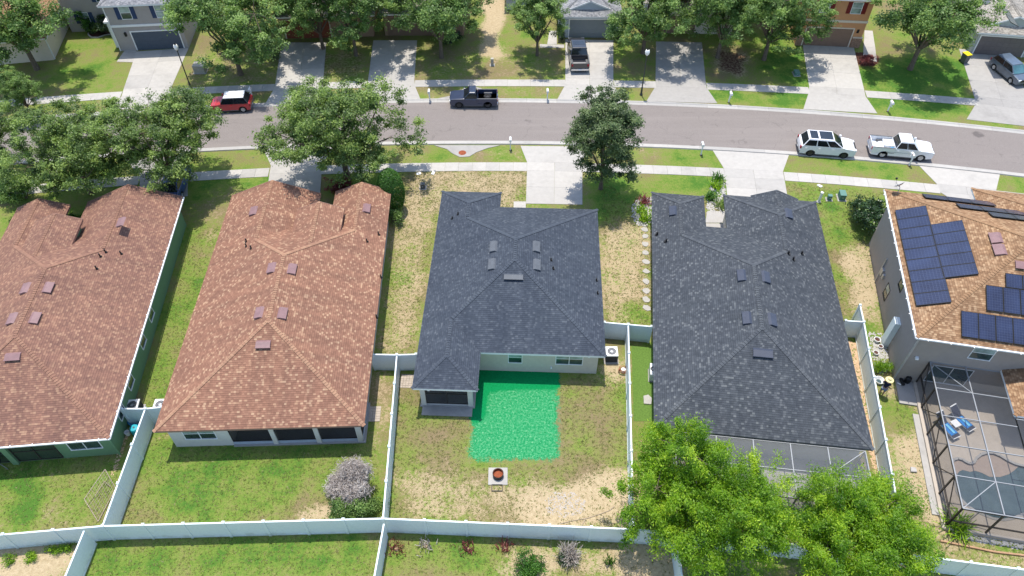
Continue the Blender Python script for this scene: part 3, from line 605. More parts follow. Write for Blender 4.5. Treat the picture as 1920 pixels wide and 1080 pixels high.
# ------------------------------------------------------------------ houses
class House:
    def __init__(s, name, label, org, deg, sh, wall):
        s.org = Vector((org[0], org[1], 0)); s.a = R(deg); s.root = thing(name, label, 'house', s.org, s.a)
        s.sh = sh; s.wm = wall; s.roof = MB(); s.caps = MB(); s.fas = MB(); s.gab = []; s.wal = MB(); s.sl = {}; s.nb = 0; s.blk = []; s.capq = []; s.r = random.Random(hash(name+sh) % 1000 if False else len(label)*7+int(abs(org[0])))
        s.fas_mat = 'white'
    def loc(s, p):
        d = Vector(p)-Vector((s.org.x, s.org.y, 0)); c, n = math.cos(-s.a), math.sin(-s.a)
        return Vector((d.x*c-d.y*n, d.x*n+d.y*c, d.z))
    def gl(s, px, py, z=0): return s.loc(G(px, py, z))
    def slope(s, key, E, u, v):
        u = Vector(u).normalized(); v = Vector(v).normalized(); s.sl[key] = (Vector(E), u, v, u.cross(v).normalized())
    def hit(s, key, px, py):
        o, d = ray(px, py); o = s.loc(o); c, n = math.cos(-s.a), math.sin(-s.a); d = Vector((d.x*c-d.y*n, d.x*n+d.y*c, d.z))
        E, u, v, nn = s.sl[key]; t = (E-o).dot(nn)/d.dot(nn); q = o+d*t-E; return q.dot(u), q.dot(v)
    def cap(s, *q): s.capq.append((s.nb-1, q))
    def height(s, i, x, y):
        f, x0, x1, y0, y1, z, ends, p, sw = s.blk[i]
        if sw: x, y = y, x
        if not (x0 < x < x1 and y0 < y < y1): return -1
        d = [x-x0, x1-x]
        if ends[0] == 'h': d.append(y-y0)
        if ends[1] == 'h': d.append(y1-y)
        return z+p*min(d)
    def cap_run(s, own, a, b, n1, n2):
        a = Vector(a); b = Vector(b); d = (b-a); L = d.length; d.normalize(); n = int(L/.2)
        sv = []
        for nn in (n1, n2):
            q = Vector(nn).normalized().cross(d).normalized(); sv.append(q if q.z < 0 else -q)
        up = (Vector(n1).normalized()+Vector(n2).normalized()).normalized()
        for i in range(n):
            p0 = a+d*(i*L/n-.02); p1 = a+d*((i+1)*L/n+.03); v = s.r.random()*.6+.2; w = .13
            h0, h1 = .05, .014; pm = (p0+p1)/2
            if any(s.height(k_, pm.x, pm.y) > pm.z-.03 for k_ in range(len(s.blk)) if k_ != own): continue
            for q in sv:
                s.caps.face([p0+up*h0, p1+up*h1, p1+q*w+up*h1, p0+q*w+up*h0], var=v)
            s.caps.face([p0+sv[0]*w+up*h0, p0+up*h0, p0+up*.0, p0+sv[0]*w], var=.05); s.caps.face([p0+up*h0, p0+sv[1]*w+up*h0, p0+sv[1]*w, p0], var=.05)
    def block(s, key, x0, x1, y0, y1, z, axis='y', ends='hh', p=.4167, drop=.19, fascia=True):
        """hip ('h') or gable ('g') roof block; ends = (low end, high end) along the ridge axis"""
        z -= s.nb*.005; s.nb += 1; K = math.hypot(1, p)
        sw = axis == 'x'
        if sw: x0, x1, y0, y1 = y0, y1, x0, x1
        f = (lambda a, b, c: (b, a, c)) if sw else (lambda a, b, c: (a, b, c))
        h = (x1-x0)/2; xc = (x0+x1)/2; zt = z+h*p; s.blk.append((f, x0, x1, y0, y1, z, ends, p, sw))
        ra = y0+(h if ends[0] == 'h' else 0); rb = y1-(h if ends[1] == 'h' else 0)
        def add(pts, uv):
            pts = [f(*q) for q in pts]
            if sw: pts = pts[::-1]; uv = uv[::-1]
            s.roof.face(pts, uv)
        o = s.r.random()*20
        add([(x0, y1, z), (x0, y0, z), (xc, ra, zt), (xc, rb, zt)], [(y1+o, 0), (y0+o, 0), (ra+o, h*K), (rb+o, h*K)])
        add([(x1, y0, z), (x1, y1, z), (xc, rb, zt), (xc, ra, zt)], [(y0+o+5, 0), (y1+o+5, 0), (rb+o+5, h*K), (ra+o+5, h*K)])
        if ends[0] == 'h': add([(x0, y0, z), (x1, y0, z), (xc, ra, zt)], [(x0+o, 0), (x1+o, 0), (xc+o, h*K)])
        elif ends[0] == 'G': s.gab.append([f(x0, y0+.03, z), f(x1, y0+.03, z), f(xc, y0+.03, zt-.01)])
        if ends[1] == 'h': add([(x1, y1, z), (x0, y1, z), (xc, rb, zt)], [(x1+o, 0), (x0+o, 0), (xc+o, h*K)])
        elif ends[1] == 'G': s.gab.append([f(x1, y1-.03, z), f(x0, y1-.03, z), f(xc, y1-.03, zt-.01)])
        for e, yy in ((0, y0), (1, y1)):   # barge boards
            if ends[e] == 'G' and fascia:
                q = .02 if e else -.02
                for xa in (x0, x1): s.fas.bar(f(xa, yy+q, z-.07), f(xc, yy+q, zt-.07), .035, .16)
        V = lambda *q: Vector(f(*q))
        s.slope(key+'L', f(x0, y0, z), V(0, 1, 0), V(1, 0, p)); s.slope(key+'R', f(x1, y0, z), V(0, 1, 0), V(-1, 0, p))
        s.slope(key+'F', f(x0, y0, z), V(1, 0, 0), V(0, 1, p)); s.slope(key+'B', f(x0, y1, z), V(1, 0, 0), V(0, -1, p))
        nL, nR, nF, nB = V(-p, 0, 1), V(p, 0, 1), V(0, -p, 1), V(0, p, 1)
        for k_ in 'LRFB':
            E, u, v, n = s.sl[key+k_]
            if n.z < 0: s.sl[key+k_] = (E, u, v, -n)
        if rb-ra > .3: s.cap(f(xc, ra, zt), f(xc, rb, zt), nL, nR)
        if ends[0] == 'h': s.cap(f(x0, y0, z), f(xc, ra, zt), nL, nF); s.cap(f(x1, y0, z), f(xc, ra, zt), nR, nF)
        if ends[1] == 'h': s.cap(f(x0, y1, z), f(xc, rb, zt), nL, nB); s.cap(f(x1, y1, z), f(xc, rb, zt), nR, nB)
        if fascia:
            a, b = f(x0, y0, 0), f(x1, y1, 0); s.fas.box(a[0]+.012, b[0]-.012, a[1]+.012, b[1]-.012, z-drop, z-.012)
    def wall(s, x0, x1, y0, y1, z1, z0=-.05): s.wal.box(x0, x1, y0, y1, z0, z1)
    def done(s):
        w = s.wal.build('wall', s.wm, s.root); s.W = w
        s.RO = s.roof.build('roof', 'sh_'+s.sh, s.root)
        for own, q in s.capq: s.cap_run(own, *q)
        if s.caps.f: tag(s.caps.build('ridge_cap', 'cap_'+s.sh, s.RO, var=True), kind='stuff')
        if s.fas.f: s.fas.build('fascia', s.fas_mat, s.RO)
        for q in s.gab: m = MB(); m.face(q); m.build('gable_wall', s.wm, s.root)
        return s
    def frame_at(s, key, a, t, lift=0):
        E, u, v, n = s.sl[key]; m = Matrix((u, v, n)).transposed().to_4x4(); m.translation = E+u*a+v*t+n*lift; return m
    def place(s, o, key, a, t, lift=0):
        m = s.frame_at(key, a, t, lift); o.location = m.translation
        if m.to_3x3().determinant() < 0: m = m @ Matrix.Diagonal((-1, 1, 1, 1))
        o.rotation_euler = m.to_euler(); return o
    def vent(s, px, py, key, w=.95, d=.55, mat='vent_brown', edge=None):
        a, t = s.hit(key, px, py)
        m = MB()  # low slant-back vent: sheet hood open on the down-slope side
        W = w/2
        P = [(-W, -d*.55, 0), (W, -d*.55, 0), (W, d*.45, 0), (-W, d*.45, 0), (-W, -d*.55, .15), (W, -d*.55, .15), (W, d*.2, .12), (-W, d*.2, .12)]
        for q in ((4,5,6,7),(7,6,2,3),(0,3,7,4),(1,5,6,2),): m.face([P[i] for i in q])
        m.box(-W-.03, W+.03, -d*.6, -d*.5, .135, .165)
        o = m.build('roof_vent', mat, s.RO, bevel=.012); s.place(o, key, a, t, .005)
        q = MB().box(-W+.03, W-.03, -d*.5, -d*.42, .0, .12).build('louvre', 'black', o)
    def pipe(s, px, py, key, h=.3, r=.05):
        a, t = s.hit(key, px, py); E, u, v, n = s.sl[key]; p = E+u*a+v*t
        o = MB().lathe([(.0, h), (r, h), (r, 0), (r*2.4, .02), (r*2.6, -.05)], 10).build('vent_pipe', 'black', s.RO); o.location = p
    def solar(s, key, px, py, nu, nv, pu, pv, du=1, dv=1, skip=()):
        a0, t0 = s.hit(key, px, py)
        for i in range(nu):
            for j in range(nv):
                if (i, j) in skip: continue
                m = MB(); m.face([(-pu/2+.02, -pv/2+.02, .052), (pu/2-.02, -pv/2+.02, .052), (pu/2-.02, pv/2-.02, .052), (-pu/2+.02, pv/2-.02, .052)], [(0, 0), (1, 0), (1, 1), (0, 1)])
                o = m.build('solar_panel', 'solar', s.RO); s.place(o, key, a0+du*(i+.5)*(pu+.02), t0+dv*(j+.5)*(pv+.02), .09)
                fr = MB()
                for q in ((-pu/2, pu/2, -pv/2, -pv/2+.03), (-pu/2, pu/2, pv/2-.03, pv/2), (-pu/2, -pu/2+.03, -pv/2+.03, pv/2-.03), (pu/2-.03, pu/2, -pv/2+.03, pv/2-.03)): fr.box(*q, 0, .056)
                s_ = fr.build('panel_frame', 'black', s.root); s_.parent = s.RO; s_.location = o.location; s_.rotation_euler = o.rotation_euler
    def xf(s, x, y, face):
        """matrix of a wall spot: local X along the wall, Y into the wall, Z up"""
        ang = {'rear': 0, 'right': math.pi/2, 'front': math.pi, 'left': -math.pi/2}[face]
        return Matrix.Translation((x, y, 0)) @ Matrix.Rotation(ang, 4, 'Z')
    def window(s, x, y, face, w, z0, z1, n=1, frame='white', glass=('glass', 'glass_pale'), shutter=None, sash=True):
        m = s.xf(x, y, face); W = w/2; f = MB(); t = .05
        f.box(-W-t, W+t, -.03, .03, z1, z1+t, m); f.box(-W-t, W+t, -.06, .03, z0-t, z0, m)
        for xx in [-W-t, W]+[-W+i*w/n-t/2 for i in range(1, n)]: f.box(xx, xx+t, -.03, .03, z0, z1, m)
        zm = (z0+z1)/2
        if sash: 
            for i in range(n): f.box(-W+i*w/n+.01, -W+(i+1)*w/n-.01, -.022, .02, zm-.02, zm+.02, m)
        o = f.build('window', frame, s.root)
        for i in range(n):
            a, b = -W+i*w/n+.006, -W+(i+1)*w/n-.006
            for za, zb, g in (((z0, zm-.02, glass[0]), (zm+.02, z1, glass[1])) if sash else ((z0, z1, glass[0]),)):
                MB().box(a, b, -.012, .004, za+.004, zb-.004, m).build('pane', g, o)
        if shutter:
            for sx in (-W-t-.46, W+t+.02): 
                q = MB().box(sx, sx+.44, -.045, -.003, z0-.03, z1+.03, m)
                for k_ in range(10): zz = z0+.04+k_*(z1-z0-.08)/10; q.box(sx+.05, sx+.39, -.056, -.046, zz, zz+.06, m)
                q.build('shutter', shutter, s.root)
        return o
    def garage(s, x, y, face, w, h, mat, trim='white'):
        m = s.xf(x, y, face); W = w/2
        t = MB(); t.box(-W-.12, -W, -.05, .02, 0, h+.12, m); t.box(W, W+.12, -.05, .02, 0, h+.12, m); t.box(-W, W, -.05, .02, h, h+.12, m); t.build('garage_trim', trim, s.root)
        d = MB().box(-W+.005, W-.005, -.012, .01, .02, h-.005, m).build('garage_door', mat, s.root)
        for r_ in range(4):
            q = MB(); n = 8
            za = .05+r_*(h-.06)/4; zb = za+(h-.06)/4-.04
            for i in range(n):
                xa = -W+.08+i*(w-.16)/n; q.box(xa+.04, xa+(w-.16)/n-.04, -.03, -.013, za+.05, zb-.04, m)
            q.build('panel', mat, d)
    def gutter(s, pts, z, mat='white', straps=True):
        g = MB()
        for a, b in zip(pts, pts[1:]): g.bar((*a, z), (*b, z), .085, .10)
        o = g.build('gutter', mat, s.root)
        if straps:
            for a, b in zip(pts, pts[1:]):
                a, b = Vector(a), Vector(b); n = int((b-a).length/1.3); d = (b-a).normalized(); q = Vector((-d.y, d.x))
                for i in range(n):
                    p = a+(b-a)*((i+.5)/n); MB().bar((*(p-q*.02), z+.066), (*(p+q*.16), z+.075), .06, .02).build('hanger', mat, o)
    def spout(s, x, y, z, mat='white'):
        MB().box(x-.05, x+.05, y-.04, y+.04, .05, z).build('downspout', mat, s.root)
    def screen(s, a, b, z0, z1, cols, rails=(), mat='screen', frame='bronze', fw=.05):
        """screened opening from a to b (local xy)"""
        a = Vector((*a, 0)); b = Vector((*b, 0)); d = b-a; n = d.cross(Vector((0, 0, 1))).normalized()
        f = MB()
        for i in range(cols+1): p = a+d*i/cols; f.bar((p.x, p.y, z0), (p.x, p.y, z1), fw)
        for z in (z0+fw/2, z1-fw/2, *rails): f.bar((a.x, a.y, z), (b.x, b.y, z), fw*.9)
        o = f.build('screen_frame', frame, s.root)
        for i in range(cols):
            p = a+d*i/cols; q = a+d*(i+1)/cols; m = MB(); m.face([(p.x, p.y, z0), (q.x, q.y, z0), (q.x, q.y, z1), (p.x, p.y, z1)]); m.build('screen_panel', mat, o)
        return o
    def part(s, name, mat, *boxes, **kw):
        m = MB()
        for b in boxes: m.box(*b)
        return m.build(name, mat, s.root, **kw)

# --- white house with brown shingle roof
Z = 2.65
h2 = House('bungalow', 'off-white bungalow under a blond flecked brown shingle roof', (-22.28, 24.55), 1.9, 'brown', 'offwhite')
h2.fas_mat = plain('brown_fascia', (.27, .16, .12), .7)
h2.block('m', 0, 13.05, 0, 19.1, Z); h2.block('l', 0, 7.3, 11, 22.3, Z, ends='gG'); h2.block('r', 8.45, 13.05, 12, 22.5, Z, ends='gG'); h2.block('c', 6.05, 9.75, 12.5, 19.2, 3.73, ends='gG')
h2.wall(.45, 4.2, .45, 18.6, 2.5); h2.wall(4.2, 12.6, 3.4, 18.6, 2.49); h2.wall(.45, 6.85, 18.6, 21.95, 2.5); h2.wall(8.9, 12.6, 18.6, 22.15, 2.5); h2.wall(6.4, 9.4, 13, 18.9, 3.6, 2.5)
h2.done()
for px, py, k_ in ((477,396,'lL'), (686,391,'rR'), (511,503,'mL'), (546,505,'mR'), (488,587,'mL'), (528,588,'mR'), (494,645,'mF')): h2.vent(px, py, k_)
for px, py, k_ in ((462,453,'mL'), (462,462,'mL'), (471,466,'mL'), (688,453,'mR'), (710,440,'mR'), (714,520,'mR'), (706,595,'mR')): h2.pipe(px, py, k_)
h2.window(2.35, .45, 'rear', 1.95, .95, 2.15, 2)
h2.part('lanai_floor', 'concrete_grey', (4.2, 12.75, .32, 3.4, -.03, .1)); h2.part('knee_rail', plain('pale_blue_rail', (.36, .41, .46), .6), (4.2, 12.6, .46, .56, .1, .36), (12.5, 12.6, .56, 3.4, .1, .36))
for x in (6.95, 9.75, 12.42): h2.part('column', 'offwhite', (x-.15, x+.15, .38, .66, .0, 2.5))
for a, b in ((4.2, 6.8), (7.1, 9.6), (9.9, 12.27)): h2.screen((a, .51), (b, .51), .36, 2.46, 1)
h2.screen((12.55, .66), (12.55, 3.4), .36, 2.46, 2)
h2.part('ceiling_fan', 'black', (7.6, 8.9, 1.9, 2.0, 2.28, 2.32), (8.2, 8.3, 1.3, 2.6, 2.28, 2.32), (10.6, 11.9, 1.9, 2.0, 2.28, 2.32), (11.2, 11.3, 1.3, 2.6, 2.28, 2.32))
h2.garage(3.65, 21.95, 'front', 4.9, 2.13, 'door_taupe')

# --- green house, mirrored plan
h1 = House('bungalow', 'dark green bungalow with brown shingle roof and white gutters at left', (-24.9, 24.1), 5.3, 'brown_dark', 'greenwall')
h1.fas_mat = h2.fas_mat
h1.block('m', -13.05, 0, 0, 19.1, Z); h1.block('r', -7.6, 0, 11, 22.7, Z, ends='gG'); h1.block('l', -13.05, -8.9, 12, 22.5, Z, ends='gG'); h1.block('c', -10.2, -6.6, 12.5, 19.4, 3.73, ends='gG')
h1.wall(-12.6, -5.95, .45, 18.6, 2.5); h1.wall(-5.95, -.45, .45, 18.6, 2.49); h1.wall(-7.1, -.45, 18.6, 22.2, 2.5); h1.wall(-12.6, -9.3, 18.6, 22.1, 2.5); h1.wall(-9.9, -6.9, 13, 19.1, 3.6, 2.5)
h1.done()
for px, py, k_ in ((229,417,'rL'), (50,541,'mL'), (89,540,'mR'), (25,598,'mL'), (64,597,'mR'), (25,668,'mF')): h1.vent(px, py, k_, mat='vent_brown')
for px, py, k_ in ((198,473,'mR'), (227,476,'mR'), (188,481,'mR'), (181,504,'mR')): h1.pipe(px, py, k_)
h1.gutter([(-13.1, -.06), (.06, -.06), (.06, 22.7)], Z-.07)
h1.window(-2.1, .45, 'rear', 1.9, .95, 2.1, 2, sash=False)
for y in (10.0, 7.5, 4.0, 1.6): h1.window(-.45, y+1.2, 'right', .9, .95, 2.05)
h1.screen((-6.6, .42), (-3.9, .42), .12, 2.35, 2, (1.2,)); h1.part('column', 'greenwall', (-7.0, -6.62, .25, .6, 0, 2.48)); h1.screen((-10.5, .42), (-7.0, .42), .12, 2.35, 2, (1.2,))
h1.spout(-.38, .38, 2.5, 'greenwall'); h1.garage(-3.8, 22.2, 'front', 4.9, 2.13, 'door_taupe')
h1.part('wall_lamp', 'lamp_glass', (-.46, -.3, 15.6, 15.75, 1.8, 2.1))

# --- middle house, slate grey roof
Z = 2.6
h3 = House('bungalow', 'beige middle bungalow with slate grey roof and rear porch', (-6.53, 27.82), -2.2, 'grey', 'beige')
h3.block('m', 0, 12.75, 3.08, 17.87, Z); h3.block('f', 0, 4.9, 9.5, 19.65, Z, ends='gh'); h3.block('p', 0, 4.3, 0, 9, Z, ends='hg')
h3.wall(.42, 12.33, 3.5, 17.45, 2.45); h3.wall(.42, 4.5, 17.45, 19.25, 2.44)
h3.done()
for px, py, k_ in ((927,463,'mL'), (1004,463,'mR'), (924,496,'mL'), (1005,497,'mR')): h3.vent(px, py, k_, mat='vent_mill', d=.5, w=1.05)
h3.vent(963, 519, 'mF', 1.35, .45, 'vent_mill')
for px, py, k_ in ((859,402,'mL'), (848,410,'mL'), (1033,488,'mR'), (1037,504,'mR'), (1118,526,'mR'), (1120,550,'mR')): h3.pipe(px, py, k_, .25)
h3.window(6.62, 3.5, 'rear', .9, 1.05, 2.2, 1); h3.window(10.35, 3.5, 'rear', 1.8, 1.05, 2.2, 2)
h3.part('porch_floor', 'concrete_grey', (.3, 4.0, .3, 3.5, -.03, .1)); h3.part('porch_pad', 'concrete_grey', (.45, 3.85, -.38, .29, -.03, .05))
for x in (.55, 3.72): h3.part('column', 'offwhite', (x-.16, x+.16, .38, .7, .0, 2.45))
h3.screen((.72, .52), (3.56, .52), .14, 2.4, 2, (1.3,), frame='bronze'); h3.screen((.5, .7), (.5, 3.5), .14, 2.4, 2, (1.3,)); h3.screen((3.76, .7), (3.76, 3.5), .14, 2.4, 2, (1.3,))
h3.part('porch_trim', 'offwhite', (.71, 3.56, .44, .6, .08, .14))
h3.part('hose_bib', 'white', (9.1, 9.2, 3.38, 3.5, .55, .7)); h3.part('eave_lamp', 'white', (.95, 1.1, .16, .28, 2.1, 2.38), (11.6, 11.72, 3.2, 3.32, 2.2, 2.4))
h3.garage(9.6, 17.45, 'front', 4.9, 2.13, 'door_grey')

# --- flecked grey roof house with rear screen room
h4 = House('bungalow', 'long bungalow with flecked dark grey roof behind the leafy yard trees', (8.87, 24.88), -6.8, 'grey_flecked', 'offwhite')
h4.block('m', 0, 13.3, 0, 18.95, Z); h4.block('l', 0, 4.25, 10.5, 22.6, Z, ends='gh'); h4.block('r', 5.86, 13.3, 9.5, 23.0, Z, ends='gh'); h4.block('d', 8.1, 11.9, 16.5, 23.14, Z, ends='gG')
h4.wall(.4, 12.9, .4, 18.5, 2.45); h4.wall(.4, 3.85, 18.5, 22.2, 2.44); h4.wall(6.3, 12.9, 18.5, 22.6, 2.44)
h4.fas_mat = plain('dark_fascia', (.10, .11, .125), .5)
h4.done()
for px, py, k_ in ((1263,396,'lL'), (1477,401,'rR'), (1392,517,'mL'), (1434,520,'mR'), (1402,597,'mL'), (1446,600,'mR')): h4.vent(px, py, k_, mat='vent_grey', w=1.05)
h4.vent(1430, 661, 'mF', 1.25, .6, 'vent_grey')
for px, py, k_ in ((1232,440,'mL'), (1249,453,'mL'), (1478,476,'mR'), (1487,487,'mR'), (1503,476,'mR')): h4.pipe(px, py, k_, .3, .07)
h4.garage(9.7, 22.6, 'front', 4.9, 2.13, 'door_taupe')
def cage(h, x0, x1, y0, y1, z, nx_, ny_, knee=.0, mat='screen_light', frame='alu', wallmat='screen_side', bracing=(), sides='LRF', wf='bronze', topz=None):
    """screen room: beam grid over top, screened walls, panels each their own part"""
    w = .06; topz = topz or z
    zz = lambda y: z+(topz-z)*(y-y0)/(y1-y0)
    f = MB()
    for i in range(nx_+1): x = x0+(x1-x0)*i/nx_; f.bar((x, y0, z), (x, y1, topz), w, .09)
    for j in range(ny_+1): y = y0+(y1-y0)*j/ny_; f.bar((x0, y, zz(y)), (x1, y, zz(y)), w*.8, .07)
    for (a, b), (c, d) in bracing: f.bar((a, b, zz(b)+.005), (c, d, zz(d)+.005), .045)
    o = f.build('cage_roof_frame', frame, h.root)
    for i in range(nx_):
        for j in range(ny_):
            a, b = x0+(x1-x0)*i/nx_, x0+(x1-x0)*(i+1)/nx_; c, d = y0+(y1-y0)*j/ny_, y0+(y1-y0)*(j+1)/ny_
            m = MB(); m.face([(a, c, zz(c)), (b, c, zz(c)), (b, d, zz(d)), (a, d, zz(d))]); m.build('screen_panel', mat, o)
    if 'L' in sides: h.screen((x0, y1), (x0, y0), .05, z, ny_, (.95,), wallmat, wf, .09)
    if 'R' in sides: h.screen((x1, y0), (x1, y1), .05, z, ny_, (.95,), wallmat, wf)
    if 'F' in sides: h.screen((x0, y0), (x1, y0), .05, z, nx_, (.95,), wallmat, wf, .09)
    return o
M['screen_pale'] = mat_screen('dusty_screen', (.20, .21, .23), .34)
cage(h4, 1.6, 12.85, -3.6, -.05, 2.25, 5, 2, bracing=[((12.85, -.05), (10.6, -1.8))], topz=2.42, wf='alu', mat='screen_pale')
h4.part('lanai_floor', 'concrete', (1.5, 12.9, -3.7, .4, -.03, .04))

# --- two storey solar house
h5 = House('two_storey_house', 'greige two storey house with tan shingle roof and solar panels', (26.07, 29.92), -11, 'tan', 'greige')
h5.block('m', 0, 19, 0, 14.8, 5.3, axis='x'); h5.block('w', 6.6, 16, 7, 16.3, 5.3, ends='gh'); h5.block('s', 6.35, 18, -3.1, 3.0, 2.75, axis='x', ends='hh')
h5.wall(.5, 18.5, .5, 14.3, 5.12); h5.wall(7.1, 15.5, 14.3, 15.8, 5.11); h5.wall(8.2, 17.6, .2, .5, 2.6)
h5.done()
h5.gutter([(18, -.06), (-.06, -.06), (-.06, 14.85)], 5.23); h5.spout(.44, .44, 5.1, 'metal_edge')
h5.solar('mF', 1718, 576, 9, 1, 1.05, 2.05); h5.solar('mF', 1769, 524, 5, 1, 1.05, 2.05)
h5.solar('mL', 1801, 632, 9, 1, 1.02, 1.75); h5.solar('mL', 1848, 583, 8, 1, 1.02, 1.75); h5.solar('mL', 1884, 540, 7, 1, 1.02, 1.0)
h5.solar('mR', 1727, 366, 3, 1, 1.65, 1.0); h5.solar('mR', 1790, 384, 3, 1, 1.65, 1.0); h5.solar('mR', 1850, 400, 2, 1, 1.65, 1.0)
for px, py in ((1869,447), (1876,469)): h5.vent(px, py, 'mF', 1.0, .7, 'vent_brown')
h5.vent(1918, 497, 'mL', 1.0, .6, 'vent_brown')
h5.window(.5, 6.2, 'left', .8, 3.4, 4.5, 1, frame='bronze'); h5.window(.5, 7.6, 'left', .8, .9, 2.0, 1, frame='bronze'); h5.window(4.6, .5, 'rear', 1.3, 3.5, 4.7, 1)
h5.window(3.6, .5, 'rear', 2.5, .5, 2.2, 2, sash=False); h5.part('electric_meter', 'metal_edge', (.34, .5, 9.4, 9.8, 1.2, 1.8), (.38, .5, 9.9, 10.0, .2, 2.6), (.36, .5, 9.0, 9.25, 1.3, 1.7)); h5.part('flood_lamp', 'white', (.9, 1.1, .3, .5, 2.7, 2.85))
h5.part('vinyl_chase', 'vinyl', (.12, .5, 3.4, 4.1, 0, 2.6)); h5.part('sliding_door', 'bronze', (9.0, 12.4, .14, .2, .1, 2.2))
cage(h5, 1.95, 6.45, -10.2, .48, 2.5, 2, 5, bracing=[((1.95, .48), (4.2, -1.65)), ((1.95, -10.2), (4.2, -8.06))], sides='LF')
cage(h5, 6.45, 17.7, -10.2, -3.2, 2.5, 5, 3, sides='F')
for i in range(5):   # diagonal wall braces
    y = .48-i*2.136; h5.root and MB().bar((1.96, y, .1 if i % 2 else 2.4), (1.96, y-2.136, 2.4 if i % 2 else .1), .05).build('brace', 'bronze', h5.root)
# pool deck with the curvy pool cut into it
Pz = lambda pts: [(1780+x/6.75, 840+y/6.75) for x, y in pts]
POOL = Pz([(35,180),(55,145),(110,128),(165,142),(225,180),(275,195),(315,178),(345,125),(400,80),(480,55),(560,60),(640,92),(730,148),(830,197),(900,215),(1000,235),(1120,300),(1180,420),(1170,600),(1080,740),(950,835),(800,892),(690,912),(560,895),(440,850),(330,800),(230,730),(150,650),(95,560),(75,450),(85,350),(55,260)])
SHELF = Pz([(35,180),(55,145),(110,128),(165,142),(225,180),(275,195),(315,178),(345,125),(400,80),(480,55),(560,60),(640,92),(730,148),(830,197),(895,215),(830,275),(760,322),(650,356),(520,352),(420,302),(340,277),(270,290),(180,266),(135,285),(95,340),(85,350),(55,260)])
def deck():
    pts = [h5.loc(G(x, y, .2)) for x, y in POOL]; bm = bmesh.new()
    o = [bm.verts.new(p) for p in ((1.75, -10.4, .2), (17.8, -10.4, .2), (17.8, .5, .2), (1.75, .5, .2))]; i = [bm.verts.new((p.x, p.y, .2)) for p in pts]
    es = [bm.edges.new((l[a], l[(a+1) % len(l)])) for l in (o, i) for a in range(len(l))]
    bmesh.ops.triangle_fill(bm, edges=es, use_beauty=True, use_dissolve=False)
    for l, zz in ((o, -.03), (i, .05)):
        b = [bm.verts.new((v.co.x, v.co.y, zz)) for v in l]
        for a in range(len(l)): bm.faces.new((l[a], l[(a+1) % len(l)], b[(a+1) % len(l)], b[a]))
    bmesh.ops.recalc_face_normals(bm, faces=bm.faces)
    me = bpy.data.meshes.new('pool_deck'); bm.to_mesh(me); bm.free(); me.materials.append(M['deck']); d = link('pool_deck', me, h5.root)
    m = MB(); m.face([(p.x, p.y, .07) for p in pts]); m.build('pool_water', 'water', h5.root)
    m = MB(); q = [h5.loc(G(x, y, .2)) for x, y in SHELF]; m.prism([(p.x, p.y) for p in q], .02, .085); m.build('pool_shelf', 'pool_floor', h5.root)
    n = len(pts); c = MB()
    for a in range(n): c.bar((pts[a].x, pts[a].y, .2), (pts[(a+1) % n].x, pts[(a+1) % n].y, .2), .16, .05)
    c.build('pool_coping', 'concrete_grey', d)
    MB().box(1.35, 1.74, -9.5, -2.2, -.03, .09).build('deck_footing', 'concrete', d)
    MB().box(.6, 1.9, -1.5, .48, -.03, .12).build('equipment_pad', 'concrete_grey', h5.root)
deck()

# --- houses across the street
Zf = 5.35
hA = House('two_storey_house', 'grey two storey house with navy shutters and navy garage door', (-42.6, 73.9), 5.4, 'farg', 'greywall')
hA.block('m', -.4, 7.6, -.4, 12, Zf); hA.block('s', -7.0, 3, 4.3, 14, Zf-.1, axis='y')
hA.wall(0, 7.2, 0, 11.6, Zf-.15); hA.wall(-6.6, 0, 4.7, 13.6, Zf-.25)
hA.done(); hA.garage(4.2, 0, 'rear', 4.9, 2.13, 'door_navy'); hA.part('belt_course', 'white', (-.05, 7.25, -.06, .0, 2.75, 3.0))
hA.window(2.0, 0, 'rear', 1.0, 3.65, 5.0, 1, shutter='navy'); hA.window(5.6, 0, 'rear', 1.0, 3.65, 5.0, 1, shutter='navy', glass=('glass_pale', 'glass_pale'))
hA.window(-2.0, 4.7, 'rear', 1.0, 3.4, 4.75, 1, shutter='navy'); hA.window(-4.6, 4.7, 'rear', 1.0, 1.0, 2.2, 1, shutter='navy'); hA.spout(-.06, -.05, 5.1)
hA.part('porch_column', 'white', (-.75, -.5, .8, 1.05, 0, 2.9)); hA.part('porch_roof', 'white', (-.9, -.02, .6, 4.7, 2.9, 3.1)); hA.part('carriage_lamp', 'black', (1.05, 1.25, -.18, -.0, 1.75, 2.15))
h0 = House('bungalow', 'pinkish tan bungalow hidden behind the large corner oak', (-49.2, 72.1), 10, 'tan', 'brownwall')
h0.wm = 'cream'; h0.block('m', -12, .45, -.45, 16, 2.75); h0.wall(-11.5, 0, 0, 15.5, 2.6); h0.done(); h0.window(0, 9.2, 'right', 1.0, .9, 2.1); h0.spout(.06, .1, 2.5); h0.garage(-8, 0, 'rear', 4.9, 2.13, 'door_brown')
hB = House('bungalow', 'bungalow with rust red garage door deep in tree shade', (-25.6, 76.5), 3, 'fart', 'brownwall')
hB.block('m', -.4, 10.6, -.4, 15, 2.75); hB.wall(0, 10.2, 0, 14.6, 2.6); hB.done(); hB.garage(3.0, 0, 'rear', 4.9, 2.13, 'brickred', 'cream')
hC = House('bungalow', 'bungalow with dark brown garage door behind the left oaks', (-14.2, 77.2), 0, 'fart', 'brownwall')
hC.block('m', -.4, 9.2, -.4, 15, 2.75); hC.wall(0, 8.8, 0, 14.6, 2.6); hC.done(); hC.garage(2.8, 0, 'rear', 4.9, 2.13, 'door_brown', 'brownwall'); hC.window(7.2, 0, 'rear', 1.2, .9, 2.2, 1)
